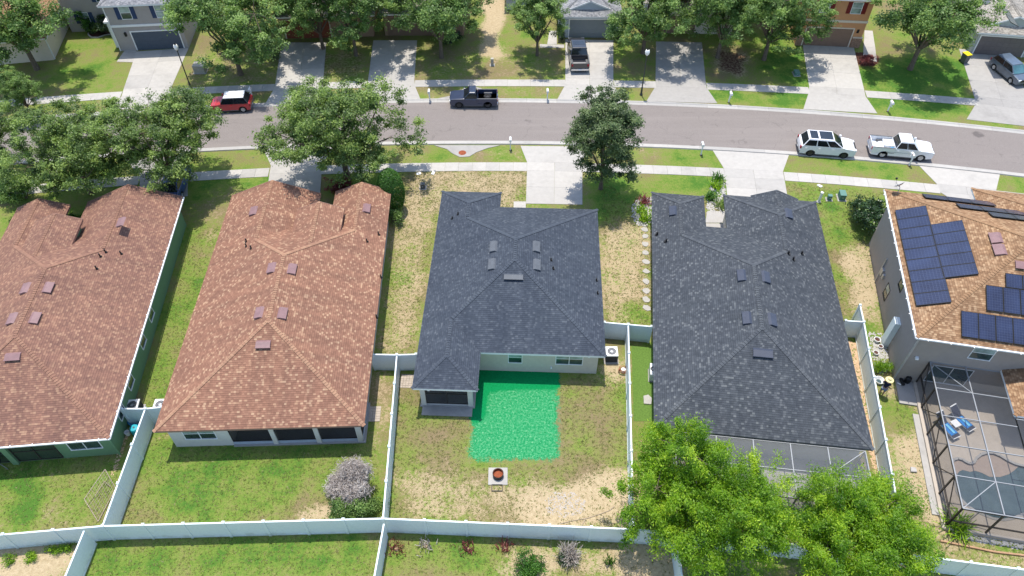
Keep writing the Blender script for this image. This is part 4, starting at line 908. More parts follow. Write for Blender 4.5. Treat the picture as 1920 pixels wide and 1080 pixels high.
hD = House('bungalow', 'pale blue-grey bungalow with front gable over a grey garage door', (4.95, 76.75), 0, 'farg', 'bluegrey')
hD.block('m', 0, 7.15, -.45, 15, 2.7); hD.block('g', 1.35, 5.8, .45, 9, 3.13, ends='Gg'); hD.block('w', -6.0, 2, 6, 16, 2.7)
hD.wall(.35, 6.8, 0, 14.5, 2.52); hD.wall(-5.6, .35, 6.4, 15.5, 2.52); hD.wall(1.6, 5.5, .7, 4, 3.2, 2.5)
hD.done(); hD.garage(3.65, 0, 'rear', 4.5, 2.13, 'door_grey')
for x in (.72, 6.42): hD.part('carriage_lamp', 'black', (x-.07, x+.07, -.16, 0, 1.75, 2.1))
for x in (.75, 6.35):
    pass
hE = House('bungalow', 'bungalow almost hidden by trees right of the black pickup', (15.0, 77.8), -2, 'fart', 'beige')
hE.block('m', -.4, 10, -.4, 14, 2.75); hE.wall(0, 9.6, 0, 13.6, 2.6); hE.done(); hE.garage(3.0, 0, 'rear', 4.9, 2.13, 'door_brown', 'cream')
hF = House('two_storey_house', 'orange two storey house with maroon shutters and brown garage door', (31.2, 75.2), -4.8, 'fart', 'orange')
hF.block('m', -.4, 7.2, -.4, 12, 5.6); hF.wall(0, 6.8, 0, 11.6, 5.45); hF.done()
hF.garage(3.2, 0, 'rear', 4.9, 2.13, 'door_brown', 'cream'); hF.part('belt_course', 'cream', (-.05, 6.85, -.07, .0, 2.85, 3.1)); [(hF.part('stone_pier', 'stone', (a, b, -.12, .0, 0, 1.15)), hF.part('pier_cap', 'cream', (a-.02, b+.02, -.16, .0, 1.15, 1.25))) for a, b in ((-.06, .58), (5.85, 6.88))]
hF.window(1.9, 0, 'rear', 1.0, 3.9, 5.1, 1, shutter='maroon', glass=('glass_pale', 'glass_pale')); hF.window(5.2, 0, 'rear', 1.0, 3.9, 5.1, 1, shutter='maroon', glass=('glass_pale', 'glass_pale')); hF.part('house_number_plaque', 'black', (6.05, 6.3, -.05, 0, 1.7, 2.1))
hG = House('bungalow', 'pale sage bungalow with dark garage behind the steel blue hatchback', (49.6, 73.4), -8, 'fart', 'sage')
hG.block('m', -.3, 7.4, -.45, 15, 2.7); hG.block('g', .9, 6.2, .55, 9, 3.15, ends='Gg'); hG.block('w', 4, 14, 4, 16, 2.7)
hG.wall(.1, 7.0, 0, 14.5, 2.52); hG.wall(7.0, 13.5, 4.4, 15.5, 2.52); hG.wall(1.2, 5.9, .8, 4, 3.2, 2.5)
hG.done(); hG.garage(2.9, 0, 'rear', 4.9, 2.13, 'door_taupe'); hG.part('carriage_lamp', 'black', (6.2, 6.35, -.16, 0, 1.75, 2.1)); hG.solar('gR', 1908, 52, 2, 1, 1.65, 1.0); hG.vent(1852, 5, 'gL', .9, .6, 'vent_mill')

# ------------------------------------------------------------------ white vinyl fences
POST = MB().box(-.075, .075, -.075, .075, 0, 1.86).mesh('post', 'vinyl'); CAPM = MB().lathe([(.0, 1.95), (.03, 1.955), (.125, 1.89), (.125, 1.861), (.0, 1.861)], 4)
CAP = CAPM.mesh('cap', 'vinyl', True)
PANEL = MB().box(0, 1, -.022, .022, .09, 1.72)
for i in range(14): PANEL.box((i+.04)/14, (i+.96)/14, -.026, .026, .1, 1.7)
PANEL = PANEL.mesh('panel', 'vinyl'); RAIL = MB().box(0, 1, -.045, .045, 1.7, 1.82).mesh('rail', 'vinyl'); RAILB = MB().box(0, 1, -.045, .045, .03, .15).mesh('rail', 'vinyl')
def fence(label, a, b, z=1.83, n=None, first=True, last=True):
    a = G(*a, z) if len(a) == 2 else Vector(a); b = G(*b, z) if len(b) == 2 else Vector(b); a.z = b.z = 0; d = b-a; L = d.length; n = n or max(1, round(L/2.44)); an = math.atan2(d.y, d.x)
    t = thing('vinyl_fence', label, 'fence', a, an, 'white vinyl yard fences'); s = L/n
    for i in range(n+1):
        if (i == 0 and not first) or (i == n and not last): continue
        p = link('post', POST, t, (i*s, 0, 0)); link('cap', CAP, p, (0, 0, 0), (0, 0, math.pi/4))
    for i in range(n):
        for nm, me in (('panel', PANEL), ('rail', RAIL), ('rail', RAILB)): link(nm, me, t, (i*s+.066, 0, 0), (0, 0, 0), (s-.132, 1, 1))
    return t
fence('white fence across the rear at far left edge', (-90,1010), (192,986), last=False)
fence('white fence across the rear of the flat green lawn', (192,986), (718,972))
fence('white fence across the rear of the sandy yard', (718,972), (1188,992), first=False)
fence('white fence behind the leafy yard trees', (1188,992), (1733,1043), first=False)
fence('white fence at lower right below the pool cage', (1733,1043), (2000,1078), first=False)
fence('slanting white fence between the green house and the flat lawn', (192.6,984), (272,766), first=False)
fence('short white fence with blue tint beside the green wall', (227,766), (272,766), n=1, last=False)
fence('short white fence joining the brown roof corner at left', (272,766), (303,763), n=1, first=False)
fence('white fence on the left of the sandy yard', (718,972), (744,665), first=False)
fence('short white gate between brown roof and sandy yard', (697,664), (744,665), n=1, last=False)
fence('short white gate left of the slate grey porch roof', (744,665), (780,664), n=1, first=False)
fence('white fence on the right of the sandy yard', (1188,992), (1178,608), first=False)
fence('short white fence behind the middle house air conditioner', (1133,604), (1178,608), n=1, last=False)
fence('short shaded fence at the head of the turf strip', (1178,608), (1222,612), n=1, first=False)
fence('long white fence left of the person with straw hat', (1673,889), (1620,603))
fence('short white fence at right eave of the flecked roof', (1586,601), (1620,603), n=1, last=False)
fence('white gate leaf standing open toward the street', (1620,603), (1613,572), n=1, first=False)
fence('white fence from leafy trees down to the lower rear fence', (1673,889), (1700,1040), first=False, last=False)
fence('white fence running down at lower left', (158,993), (118,1090), first=False)
fence('white fence running down at lower middle', (720,980), (700,1090), first=False)
fence('white fence running down under the leafy trees', (1268,1004), (1282,1100), first=True)

# ------------------------------------------------------------------ trees and shrubs
def leaf_mesh(name, P, N, size, mat, var, r, asp=.55):
    """rhombic leaves at points P with normals N"""
    n = len(P); N = N/np.linalg.norm(N, axis=1, keepdims=True); t = r.normal(size=(n, 3)); t -= N*(t*N).sum(1, keepdims=True); t /= np.linalg.norm(t, axis=1, keepdims=True); b = np.cross(N, t)
    sz = (size*r.uniform(.65, 1.35, n))[:, None]
    V = np.stack([P-t*sz*.5, P+b*sz*asp*.5+N*sz*.08, P+t*sz*.5, P-b*sz*asp*.5+N*sz*.08], 1).reshape(-1, 3)
    return array_mesh(name, V, np.arange(n*4).reshape(-1, 4), mat, np.clip(var, 0, 1))
def crown(seed, rx, ry, rz, zc, nlobe, nclump, nleaf, size, mat, clr=.55, up=.75, flat=.6, droop=0., name='crown', plume=0., hollow=.45, asp=.55, spread=(.3, .76)):
    """crown of leafy sprays: lobes -> clumps on their outer shells -> leaves"""
    r = rng(seed); L = []
    for i in range(nlobe):
        a = 6.283*(i/nlobe)+r.uniform(-.5, .5); q = r.uniform(*spread) if i else 0; e = r.uniform(-.5, .75)
        c = np.array([math.cos(a)*q*rx, math.sin(a)*q*ry, e*rz*math.sqrt(max(.1, 1-q*q*.7))]); L.append((c, r.uniform(.30, .52)))
    W = np.array([l[1] for l in L]); W = W**2/np.sum(W**2); idx = r.choice(nlobe, nclump, p=W); cl = np.zeros((nclump, 3)); out = np.zeros((nclump, 3))
    for i, k_ in enumerate(idx):
        c, s = L[k_]; d = r.normal(size=3); d[2] = d[2]*.8+.25; d /= np.linalg.norm(d); q = s*(hollow+(1-hollow)*r.random()**.5)*1.05
        cl[i] = c+d*q*np.array([rx, ry, rz]); out[i] = d
    cl[:, 2] -= droop*(cl[:, 0]**2/rx**2+cl[:, 1]**2/ry**2)*rz
    n = nclump*nleaf; base = np.repeat(cl, nleaf, 0); o = np.repeat(out, nleaf, 0); csz = np.repeat(clr*r.uniform(.55, 1.3, nclump), nleaf)[:, None]
    off = r.normal(size=(n, 3))*.5*csz*np.array([1, 1, flat])
    if plume: off += o*(r.random((n, 1))-.35)*csz*plume*np.array([1, 1, 1.0])+np.array([0, 0, 1])*(r.random((n, 1))-.3)*csz*plume*.6
    P = base+off+np.array([0, 0, zc]); N = r.normal(size=(n, 3))+o*.5+np.array([0, 0, up*2])
    var = np.repeat(r.normal(.5, .22, nclump), nleaf)+r.normal(0, .17, n)
    me = leaf_mesh(name, P, N, size, mat, var, r, asp)
    return me, [c+np.array([0, 0, zc]) for c, s in L], cl+np.array([0, 0, zc])
def limbs(seed, lobes, clumps, h_fork, tr, mat, lean=(0, 0), twigs=40, name='trunk', tw=.025):
    r = rng(seed); m = MB(); f = Vector((lean[0], lean[1], h_fork))
    m.tube([(0, 0, -.1), (lean[0]*.15, lean[1]*.15, h_fork*.3), (lean[0]*.5, lean[1]*.5, h_fork*.68), f], [tr*1.35, tr*1.02, tr*.92, tr*.85], 9, False)
    for c in lobes:
        c = Vector(c); mid = f.lerp(c, .5)+Vector((r.normal(0, .25), r.normal(0, .25), .15)); m.tube([f-Vector((0, 0, .15)), mid, c], [tr*.55, tr*.34, tr*.13], 6, False)
    for i in r.choice(len(clumps), min(twigs, len(clumps)), False):
        c = Vector(clumps[i]); b = min((Vector(l) for l in lobes), key=lambda q: (q-c).length); m.tube([b, b.lerp(c, .6)+Vector((0, 0, .1)), c], [tr*.11+tw*.3, tw, tw*.4], 4, False)
    return m.mesh(name, mat, True, True)
PROTO = {}
def proto(key, seed, rx, ry, rz, zc, nlobe, nclump, nleaf, size, leaf, bark='bark', tr=.2, fork=None, lean=(0, 0), **kw):
    me, lo, cl = crown(seed, rx, ry, rz, zc, nlobe, nclump, nleaf, size, leaf, **kw)
    PROTO[key] = (me, limbs(seed+1, lo, cl, fork or zc*.45, tr, bark, lean), zc+rz)
proto('oak_a', 11, 5.7, 5.3, 3.5, 5.1, 18, 420, 165, .175, 'leaf_oak', tr=.24, fork=2.0, clr=.52)
proto('oak_b', 12, 5.3, 5.4, 3.4, 5.2, 17, 390, 165, .175, 'leaf_oak', tr=.22, fork=2.0, clr=.52)
proto('oak_c', 13, 3.7, 3.6, 3.6, 4.8, 13, 230, 150, .175, 'leaf_deep', tr=.17, fork=1.8, clr=.46)
proto('oak_d', 14, 4.4, 4.4, 3.6, 4.9, 14, 250, 140, .19, 'leaf_deep', tr=.19, fork=1.9, clr=.5)
proto('oak_e', 19, 4.0, 3.9, 3.9, 5.1, 15, 330, 170, .165, 'leaf_mid', tr=.17, fork=1.7, clr=.46, spread=(.15, .62))
def tree(key, label, base, s=1., rz=0, group='street oaks', sz=None, name='oak_tree'):
    p = G(*base) if len(base) == 2 else Vector(base); t = thing(name, label, 'tree', p, rz, group); sc = (s, s, sz or s)
    me, tm, _ = PROTO[key]; link('crown', me, t, scale=sc); link('trunk', tm, t, scale=sc); return t
tree('oak_a', 'broad olive green oak by the pavement above the blond brown roof', (652,336), 1.08, .4)
tree('oak_e', 'upright dark green tree on the verge right of the middle drive', (1126,354), 1.0, 1.0)
tree('oak_b', 'spreading oak between the green house and the red car', (330,352), .96, 2.2)
tree('oak_a', 'leaning oak with bare trunk above the green house roof', (172,362), .93, 3.6)
tree('oak_b', 'oak cut off by the left edge above the green house', (8,322), .72, 5.0)
tree('oak_d', 'big oak shading the pinkish tan bungalow at upper left', (70,130), 1.35, .7, 'far side oaks')
tree('oak_d', 'oak at left of the rust red garage drive', (452,140), 1.25, 2.0, 'far side oaks')
tree('oak_c', 'dark tree between the rust red and dark brown garages', (668,104), 1.15, 3.0, 'far side oaks')
tree('oak_d', 'green tree above the pavement over the dark blue pickup', (828,108), 1.12, 4.1, 'far side oaks')
tree('oak_c', 'small round tree left of the black pickup', (1007,104), .9, 5.1, 'far side oaks')
tree('oak_d', 'tree behind the right street lamp', (1205,100), 1.12, .2, 'far side oaks')
tree('oak_c', 'dense tree left of the mulch bed', (1345,108), 1.2, 1.3, 'far side oaks')
tree('oak_d', 'dense tree right of the mulch bed beside the orange house', (1432,112), 1.15, 2.5, 'far side oaks')
tree('oak_d', 'large oak between the orange house and the hatchback drive', (1706,130), 1.28, 3.7, 'far side oaks')
tree('oak_c', 'tree standing in front of the rust red garage house', (606,92), 1.1, .9, 'far side oaks')
tree('oak_d', 'tree at top edge left of the rust red garage', (500,70), 1.1, 2.9, 'far side oaks')
tree('oak_c', 'tree at top edge above the shadow mottled drive left of the blue pickup', (735,50), 1.15, 1.9, 'far side oaks')
tree('oak_d', 'tree at top edge behind the right street lamp tree', (1285,52), 1.15, 4.4, 'far side oaks')
tree('oak_c', 'tree at top edge left of the orange house', (1400,40), 1.0, .5, 'far side oaks')
tree('oak_c', 'tree partly hidden behind the tree above the blue pickup', (860,60), 1.05, 2.4, 'far side oaks')
tree('oak_c', 'low leafy tree on the verge at far left', (60,215), .55, 2.6, 'street oaks')

# two bright leafy trees behind the rear fence line
def bright_tree(label, base, seed, rx, ry, rz, zc, tr=.2, ncl=520, rot=0.):
    me, lo, cl = crown(seed, rx, ry, rz, zc, 19, ncl, 250, .16, 'leaf_bright', clr=.36, up=.45, flat=.8, plume=2.6, hollow=.55, droop=.12, asp=.3)
    t = thing('leafy_tree', label, 'tree', G(*base), rot, 'bright green yard trees'); link('crown', me, t); link('trunk', limbs(seed+3, lo, cl, 1.6, tr, 'bark', twigs=50, tw=.02), t); return t
bright_tree('bright green feathery tree overhanging the sandy yard corner', (1302,988), 31, 4.6, 3.8, 3.1, 3.8, ncl=520)
bright_tree('bright green feathery tree right of the screen room', (1580,1046), 41, 3.7, 3.3, 2.8, 3.7, ncl=400)

def bush(label, base, rx, ry, rz, mat, seed, ncl=60, nl=60, size=.13, name='shrub', cat='shrub', clr=.28, group=None, stems=5, up=.3, zc=None, bark='bark', **kw):
    me, lo, cl = crown(seed, rx, ry, rz, zc or rz*.9, 7, ncl, nl, size, mat, clr=clr, up=up, hollow=.5, name='foliage', **kw)
    p = G(*base) if len(base) == 2 else Vector(base); t = thing(name, label, cat, p, 0, group); link('foliage', me, t); m = MB()
    for c in lo[:stems]: m.tube([(0, 0, -.05), Vector(c)*.5+Vector((0, 0, .05)), c], [.04, .03, .01], 5, False)
    m.build('stem', bark, t); return t
# clipped column bush
def topiary():
    r = rng(77); n = 15000; d = r.normal(size=(n, 3)); d /= np.linalg.norm(d, axis=1, keepdims=True); d = d[d[:, 2] > -.75]; n = len(d)
    prof = np.where(d[:, 2] > 0, 1, 1.0); P = d*np.array([1.15, 1.15, 2.3])*(1-.06*r.random((n, 1)))*prof[:, None]+np.array([0, 0, 2.0]); N = d*1.2+r.normal(size=(n, 3))*.6
    t = thing('clipped_bush', 'tall smooth clipped egg-shaped bush beside the brown roof', 'bush', G(738,392)); link('foliage', leaf_mesh('foliage', P, N, .12, 'leaf_topiary', r.normal(.5, .22, n), r), t)
    MB().tube([(0, 0, -.05), (0, 0, 1.2), (0, 0, 3.4)], [.09, .07, .02], 7, False).build('trunk', 'bark', t)
topiary()
bush('low leafy bush at the foot of the clipped bush', (742,415), .7, .8, .7, 'leaf_deep', 78, 40)
bush('dark glossy shrub against the two storey solar house', (1628,430), 1.5, 2.6, 1.5, 'leaf_dark', 80, 150, 80, .17, clr=.4)
bush('red leaf bush in front of the brown roof notch', (640,362), 1.3, .8, .9, 'leaf_red', 81, 60, 60)
bush('dark hedge under the navy shutter window', (205,62), 2.0, 1.0, 1.1, 'leaf_dark', 82, 100, 60, .15, name='hedge', cat='hedge')
bush('pale green bush at left end of the curved bed', (170,60), .8, .8, 1.4, 'leaf_topiary', 83, 60, 60)
bush('red leaf plant beside the orange house drive', (1625,122), 1.0, .8, .5, 'leaf_red', 84, 50, 50)
bush('green bush at the brown bungalow window', (845,82), 1.5, .6, .8, 'leaf_dark', 85, 50, 50)
bush('dark round bush by the rust red drive', (520,112), .8, .8, .8, 'leaf_dark', 86, 50, 50)
bush('dark green bush at lower middle edge', (995,1075), 1.1, 1.0, .8, 'leaf_topiary', 87, 80, 60, .1)
bush('small bush in the notch of the green house roof', (140,425), .9, .9, .8, 'leaf_topiary', 88, 50, 50)
bush('leafy shrub at the far left of the green house', (50,372), 2.2, 1.5, 1.3, 'leaf_deep', 89, 120, 70, .16, clr=.4)
bush('green shrub tangled with the plume grass by the fence', (672,966), 1.4, .85, 1.0, 'leaf_deep', 90, 130, 80, .1, clr=.3)
for x, lab in ((1053, 'left'), (1158, 'right')): bush(f'clipped dark bush {lab} of the grey garage door', (x, 77), .38, .35, .6, 'leaf_dark', 91+x, 24, 50, .1, clr=.2)
# plume grass: arching stems
def plumes(label, base, n, ln, spread, seed, mat='leaf_dry', name='ornamental_grass', w=.022, group=None):
    r = rng(seed); V = []; F = []; var = []
    for i in range(n):
        a = r.random()*6.283; e = r.uniform(.1, 1.0)*spread; L = ln*r.uniform(.6, 1.1); b = r.normal(0, .28, 2)*spread
        q = [np.array([b[0]+math.cos(a)*e*L*t**1.4, b[1]+math.sin(a)*e*L*t**1.4, L*(t-.42*e*t**2.4)]) for t in (0, .3, .6, .85, 1)]
        s = np.array([-math.sin(a), math.cos(a), 0])*w
        for j in range(4):
            k0 = len(V); wj = (1-.15*j); V += [q[j]-s*wj, q[j]+s*wj, q[j+1]+s*wj*.8, q[j+1]-s*wj*.8]; F.append([k0, k0+1, k0+2, k0+3]); var.append(np.clip(r.normal(.55, .25), 0, 1))
    t = thing(name, label, 'plant', G(*base), 0, group); me = array_mesh('blades', np.array(V), np.array(F), mat, np.array(var)); link('blades', me, t); MB().lathe([(.0, .12), (.16*spread, .1), (.2*spread, -.03)], 8).build('root_clump', 'soil', t); return t
bush('large rounded pinkish dry bush by the left yard fence', (662,922), 1.5, 1.2, 1.15, 'leaf_dry', 101, 190, 110, .26, 'dry_bush', clr=.42, asp=.13, up=.5, bark='twig')
plumes('withered plume clump below the rear fence', (1068,1046), 420, 1.0, .7, 102)
bush('small green bush beside the withered plume clump', (1060,1050), .5, .4, .4, 'leaf_dark', 103, 30, 50, .09)
for i, (x, y, c) in enumerate(((744,1030,'leaf_red'), (798,1024,'leaf_dry'), (876,1030,'leaf_red'), (946,1028,'leaf_red'))):
    plumes(('dark red seedling nearest the lower fence corner', 'pale dry seedling second along the rear fence', 'dark dry seedling third along the rear fence', 'small seedling fourth along the rear fence')[i], (x, y), 60, .45, .8, 110+i, c, 'seedling', .03, 'seedlings along the rear fence')
plumes('thin green seedling near the lower right yard', (1141,1055), 50, .7, .5, 118, 'leaf_topiary', 'seedling', .03)

# ------------------------------------------------------------------ vehicles (x forward, y left, z up, origin on the ground under the middle)
def wheel(parent, x, y, r, w, rim='rim'):
    s = 1 if y > 0 else -1
    t = MB().lathe([(r*.62, -w/2), (r*.9, -w/2), (r, -w/2+.04), (r, w/2-.04), (r*.9, w/2), (r*.62, w/2), (r*.62, -w/2)], 22, ax='y').build('wheel', 'rubber', parent, smooth=False); t.location = (x, y, r)
    m = MB().lathe([(0, s*w*.30), (r*.2, s*w*.36), (r*.24, s*w*.3), (r*.56, s*w*.34), (r*.63, s*w*.46), (r*.63, -s*w*.2)], 22, ax='y')
    for k_ in range(5):
        a = k_*2*math.pi/5; m.bar((math.cos(a)*r*.15, s*w*.36, math.sin(a)*r*.15), (math.cos(a)*r*.6, s*w*.42, math.sin(a)*r*.6), r*.2, .03, (0, 1, 0))
    m.build('rim', rim, t)
def arch_profile(L, top, axles, r, zb):
    """side outline with wheel arches; top = [(x, z)] from the nose back to the tail"""
    pts = list(top); pts.append((-L/2, zb+.12)); pts.append((-L/2+.1, zb))
    for ax in sorted(axles):
        pts.append((ax-r, zb))
        for k_ in range(1, 8): a = math.pi-k_*math.pi/8; pts.append((ax+math.cos(a)*r, zb+.06+math.sin(a)*r*.92))
        pts.append((ax+r, zb))
    pts.append((L/2-.12, zb)); pts.append((L/2, zb+.12)); return pts
def body_mesh(prof, W, shoulder):
    """extrude the outline across the width; the sides lean in above the shoulder line"""
    bm = bmesh.new(); rings = []; xm = max(abs(p[0]) for p in prof)
    for y, k_ in ((-W/2, 1), (-W/2+.05, 0), (W/2-.05, 0), (W/2, 1)):
        ring = []
        for x, z in prof:
            yy = y
            if z > shoulder: yy = y*(1-.10*(z-shoulder)/.4)
            q = abs(x)/xm; yy *= 1-(.15 if x > 0 else .08)*max(0, (q-.62)/.38)**2.2
            zz = z-(.035 if k_ and z > shoulder-.02 else 0); ring.append(bm.verts.new((x*(1-.012*k_), yy, zz)))
        rings.append(ring)
    n = len(prof)
    for a, b in zip(rings, rings[1:]):
        for i in range(n): bm.faces.new((a[i], a[(i+1) % n], b[(i+1) % n], b[i]))
    bm.faces.new(rings[0][::-1]); bm.faces.new(rings[-1]); bmesh.ops.recalc_face_normals(bm, faces=bm.faces)
    me = bpy.data.meshes.new('body'); bm.to_mesh(me); bm.free(); return me
def quadp(m, P, out, t=.012):
    """thin glazing plate proud of the cabin"""
    P = [Vector(p) for p in P]; n = (P[1]-P[0]).cross(P[2]-P[0]).normalized()
    if n.dot(Vector(out)) < 0: n = -n
    m.face([p+n*t for p in P]); m.face([p-n*.01 for p in P])
    for i in range(4): a, b = P[i], P[(i+1) % 4]; m.face([a-n*.01, b-n*.01, b+n*t, a+n*t])
    return m
def shrink(P, k_=.08):
    P = [Vector(p) for p in P]; c = sum(P, Vector())/len(P); return [p.lerp(c, k_) for p in P]
def vehicle(name, label, cat, loc, rz, paint, L, W, H, belt, axles, r, top, cab, side_cols=2, rim='rim', roofmat=None, bed=None, glass='car_glass', sunroof=None, front_glass=None, roof_t=.05, cabmat=None):
    """cab = (x front at belt, x front at roof, x rear at roof, x rear at belt)"""
    t = thing(name, label, cat, (loc[0], loc[1], .012 if len(loc) < 3 else loc[2]), rz)
    me = body_mesh(arch_profile(L, top, axles, r*1.18, .28), W, belt-.22); me.materials.append(M[paint]); b = link('body', me, t)
    bv = b.modifiers.new('bevel', 'BEVEL'); bv.width = .06; bv.segments = 3; bv.limit_method = 'ANGLE'; bv.angle_limit = R(28); me.polygons.foreach_set('use_smooth', [True]*len(me.polygons)); b.modifiers.new('wn', 'WEIGHTED_NORMAL')
    x0, x1, x2, x3 = cab; wb, wr = W/2-.07, W/2-.24; zt = H-roof_t
    B = [(x0, -wb, belt-.03), (x0, wb, belt-.03), (x3, wb, belt-.03), (x3, -wb, belt-.03)]; T = [(x1, -wr, zt), (x1, wr, zt), (x2, wr, zt), (x2, -wr, zt)]
    m = MB(); m.face(T)
    for i in range(4): j = (i+1) % 4; m.face([B[i], B[j], T[j], T[i]])
    c = m.build('cabin', cabmat or paint, t, bevel=.04)
    q = MB(); q.box(x2+.02, x1-.02, -wr+.02, wr-.02, zt-.01, H); q.build('roof', roofmat or paint, t, bevel=.035)
    quadp(MB(), shrink([B[0], B[1], T[1], T[0]], .07), (1, 0, .3)).build('windscreen', front_glass or glass, t)
    quadp(MB(), shrink([B[2], B[3], T[3], T[2]], .10), (-1, 0, .3)).build('rear_window', glass, t)
    for s in (-1, 1):
        for k_ in range(side_cols):
            f = lambda u, w_: Vector((x0+(x3-x0)*u, s*wb, belt-.03)).lerp(Vector((x1+(x2-x1)*u, s*wr, zt)), w_)
            a, b_ = k_/side_cols+.015+(.02 if k_ == 0 else 0), (k_+1)/side_cols-.015
            quadp(MB(), [f(a, .10), f(b_, .10), f(b_, .9), f(a, .9)], (0, s, .3)).build('side_window', glass, t)
        MB().box(x0-.12, x0+.06, s*(W/2+.02)-.09, s*(W/2+.02)+.09, belt-.02, belt+.13).build('mirror', paint, t, bevel=.03)
        MB().box(L/2-.16, L/2+.005, s*(W/2-.3)-.17, s*(W/2-.3)+.17, belt-.36, belt-.2).build('headlight', 'head', t, bevel=.02)
        MB().box(-L/2-.012, -L/2+.12, s*(W/2-.16)-.1, s*(W/2-.16)+.1, belt-.34, belt-.08).build('taillight', 'tail', t, bevel=.02)
        for k_ in range(side_cols): MB().box(x0+(x3-x0)*(k_+.75)/side_cols-.09, x0+(x3-x0)*(k_+.75)/side_cols+.09, s*W/2-.012, s*W/2+.022, belt-.2, belt-.16).build('door_handle', paint, t)
        for ax in axles: wheel(t, ax, s*(W/2-.13), r, .24, rim)
    MB().box(L/2-.06, L/2+.02, -W*.3, W*.3, belt-.42, belt-.22).build('grille', 'black', t)
    for s in (-1, 1): MB().box(axles[0]+r*1.2, axles[1]-r*1.2, s*(W/2-.03)-.035, s*(W/2-.03)+.035, .24, .36).build('sill', 'grey_plastic', t, bevel=.015)
    MB().box(axles[0]-r*1.1, axles[1]+r*1.1, -W/2+.28, W/2-.28, .22, .6).build('underbody', 'black', t)
    MB().box(-L/2-.03, -L/2+.1, -W*.46, W*.46, .36, .56).build('rear_bumper', 'chrome' if bed else 'grey_plastic', t, bevel=.02)
    MB().box(-L/2-.042, -L/2-.03, -.16, .16, .42, .52).build('number_plate', 'white', t)
    if sunroof:
        for a, b_ in sunroof: MB().box(a, b_, -wr+.14, wr-.14, H-.004, H+.008).build('sunroof', glass, t)
    if bed:   # open load bed behind the cab
        a, b_ = bed; m = MB(); zb = .62
        m.box(a, b_, -W/2+.1, W/2-.1, zb-.04, zb); m.build('bed_floor', 'grey_plastic', t)
        for s in (-1, 1): MB().box(a, b_, s*(W/2-.055)-.045, s*(W/2-.055)+.045, zb-.04, belt+.015).build('bed_side', paint, t, bevel=.02); MB().box(a, b_, s*(W/2-.055)-.055, s*(W/2-.055)+.055, belt+.016, belt+.04).build('bed_rail', 'grey_plastic', t)
        MB().box(a-.0, a+.06, -W/2+.1, W/2-.1, zb-.04, belt+.01).build('tailgate', paint, t, bevel=.015)
        for ax in axles[:1]:
            for s in (-1, 1): MB().box(ax-.42, ax+.42, s*(W/2-.2)-.12, s*(W/2-.2)+.12, zb, zb+.2).build('wheel_well', 'grey_plastic', t, bevel=.06)
    return t
def on_road(px, py): return G(px, py)[:2]
tang = lambda x: math.atan(np.polyval(np.polyder(PN), x))
# white SUV
p = G(1545, 284); vehicle('parked_suv', 'white SUV with dark glass sunroof parked at the near kerb', 'car', (p.x, p.y), tang(p.x), 'p_white', 5.05, 1.95, 1.78, 1.12, (-1.5, 1.5), .37,
    [(2.52, .58), (2.5, .8), (2.36, .93), (1.95, 1.03), (1.15, 1.12), (-2.25, 1.14), (-2.44, 1.04), (-2.5, .8)], (1.3, .35, -1.9, -2.32), 3, 'rim_dark', sunroof=((-1.75, -1.05), (-.9, .25)), front_glass='car_glass')
p = G(1683, 288); wt = vehicle('parked_pickup', 'white crew pickup with crates in its bed at the near kerb', 'pickup', (p.x, p.y), tang(p.x), 'p_white', 5.5, 1.92, 1.8, 1.12, (-1.65, 1.7), .38,
    [(2.75, .65), (2.73, .92), (2.5, 1.02), (1.3, 1.12), (-.72, 1.12), (-.73, .64), (-2.7, .64)], (1.35, .7, -.42, -.7), 2, 'rim', bed=(-2.72, -.73), front_glass='car_glass_blue')
for i, (x, y, a, b, h, mat) in enumerate(((-1.15, .25, .8, .95, .32, 'white'), (-2.1, -.45, .9, .45, .26, 'white'), (-.9, -.6, .22, .3, .3, 'tub_blue'))):
    wp = Matrix.Translation(wt.location) @ Matrix.Rotation(wt.rotation_euler.z, 4, 'Z') @ Vector((x, y, .62)); o = MB().box(-a/2, a/2, -b/2, b/2, .004, h).build('cargo_box', mat, None, bevel=.025); o.location = wp; o.rotation_euler = wt.rotation_euler
    tag(o, ('large white box in the white pickup bed behind the cab', 'flat white box by the tailgate of the white pickup', 'small blue box in the white pickup bed')[i], 'box', 'boxes in the white pickup bed'); MB().box(-a/2-.02, a/2+.02, -b/2-.02, b/2+.02, h-.02, h+.015).build('lid', mat, o)
p = G(889, 194); bt = vehicle('parked_pickup', 'dark blue single cab pickup parked at the far kerb', 'pickup', (p.x, p.y), math.pi+tang(p.x), 'p_navy', 4.75, 1.8, 1.68, 1.06, (-1.4, 1.45), .37,
    [(2.37, .62), (2.35, .88), (2.15, .98), (.95, 1.06), (-.38, 1.06), (-.39, .62), (-2.33, .62)], (1.0, .42, -.2, -.36), 1, 'rim_dark', bed=(-2.34, -.39), front_glass='car_glass')
p = G(1083, 112); vehicle('parked_pickup', 'black crew pickup parked in the drive of the grey garage', 'pickup', (p.x, p.y, .03), math.pi/2+.02, 'p_black', 5.6, 1.98, 1.86, 1.18, (-1.7, 1.75), .4,
    [(2.8, .7), (2.78, .98), (2.55, 1.1), (1.5, 1.18), (-1.12, 1.18), (-1.13, .66), (-2.75, .66)], (1.5, .85, -.8, -1.1), 2, 'rim_dark', bed=(-2.77, -1.13), sunroof=((-.2, .6),))
p = G(1889, 142); vehicle('parked_hatchback', 'steel blue hatchback facing the street in the right drive', 'car', (p.x, p.y, .03), -math.pi/2+.22, 'p_steel', 4.45, 1.8, 1.6, 1.02, (-1.3, 1.35), .33,
    [(2.22, .58), (2.2, .78), (2.0, .88), (1.0, 1.0), (-2.0, 1.02), (-2.2, .92)], (1.3, .5, -1.7, -2.1), 2, 'rim', front_glass='car_glass_blue')
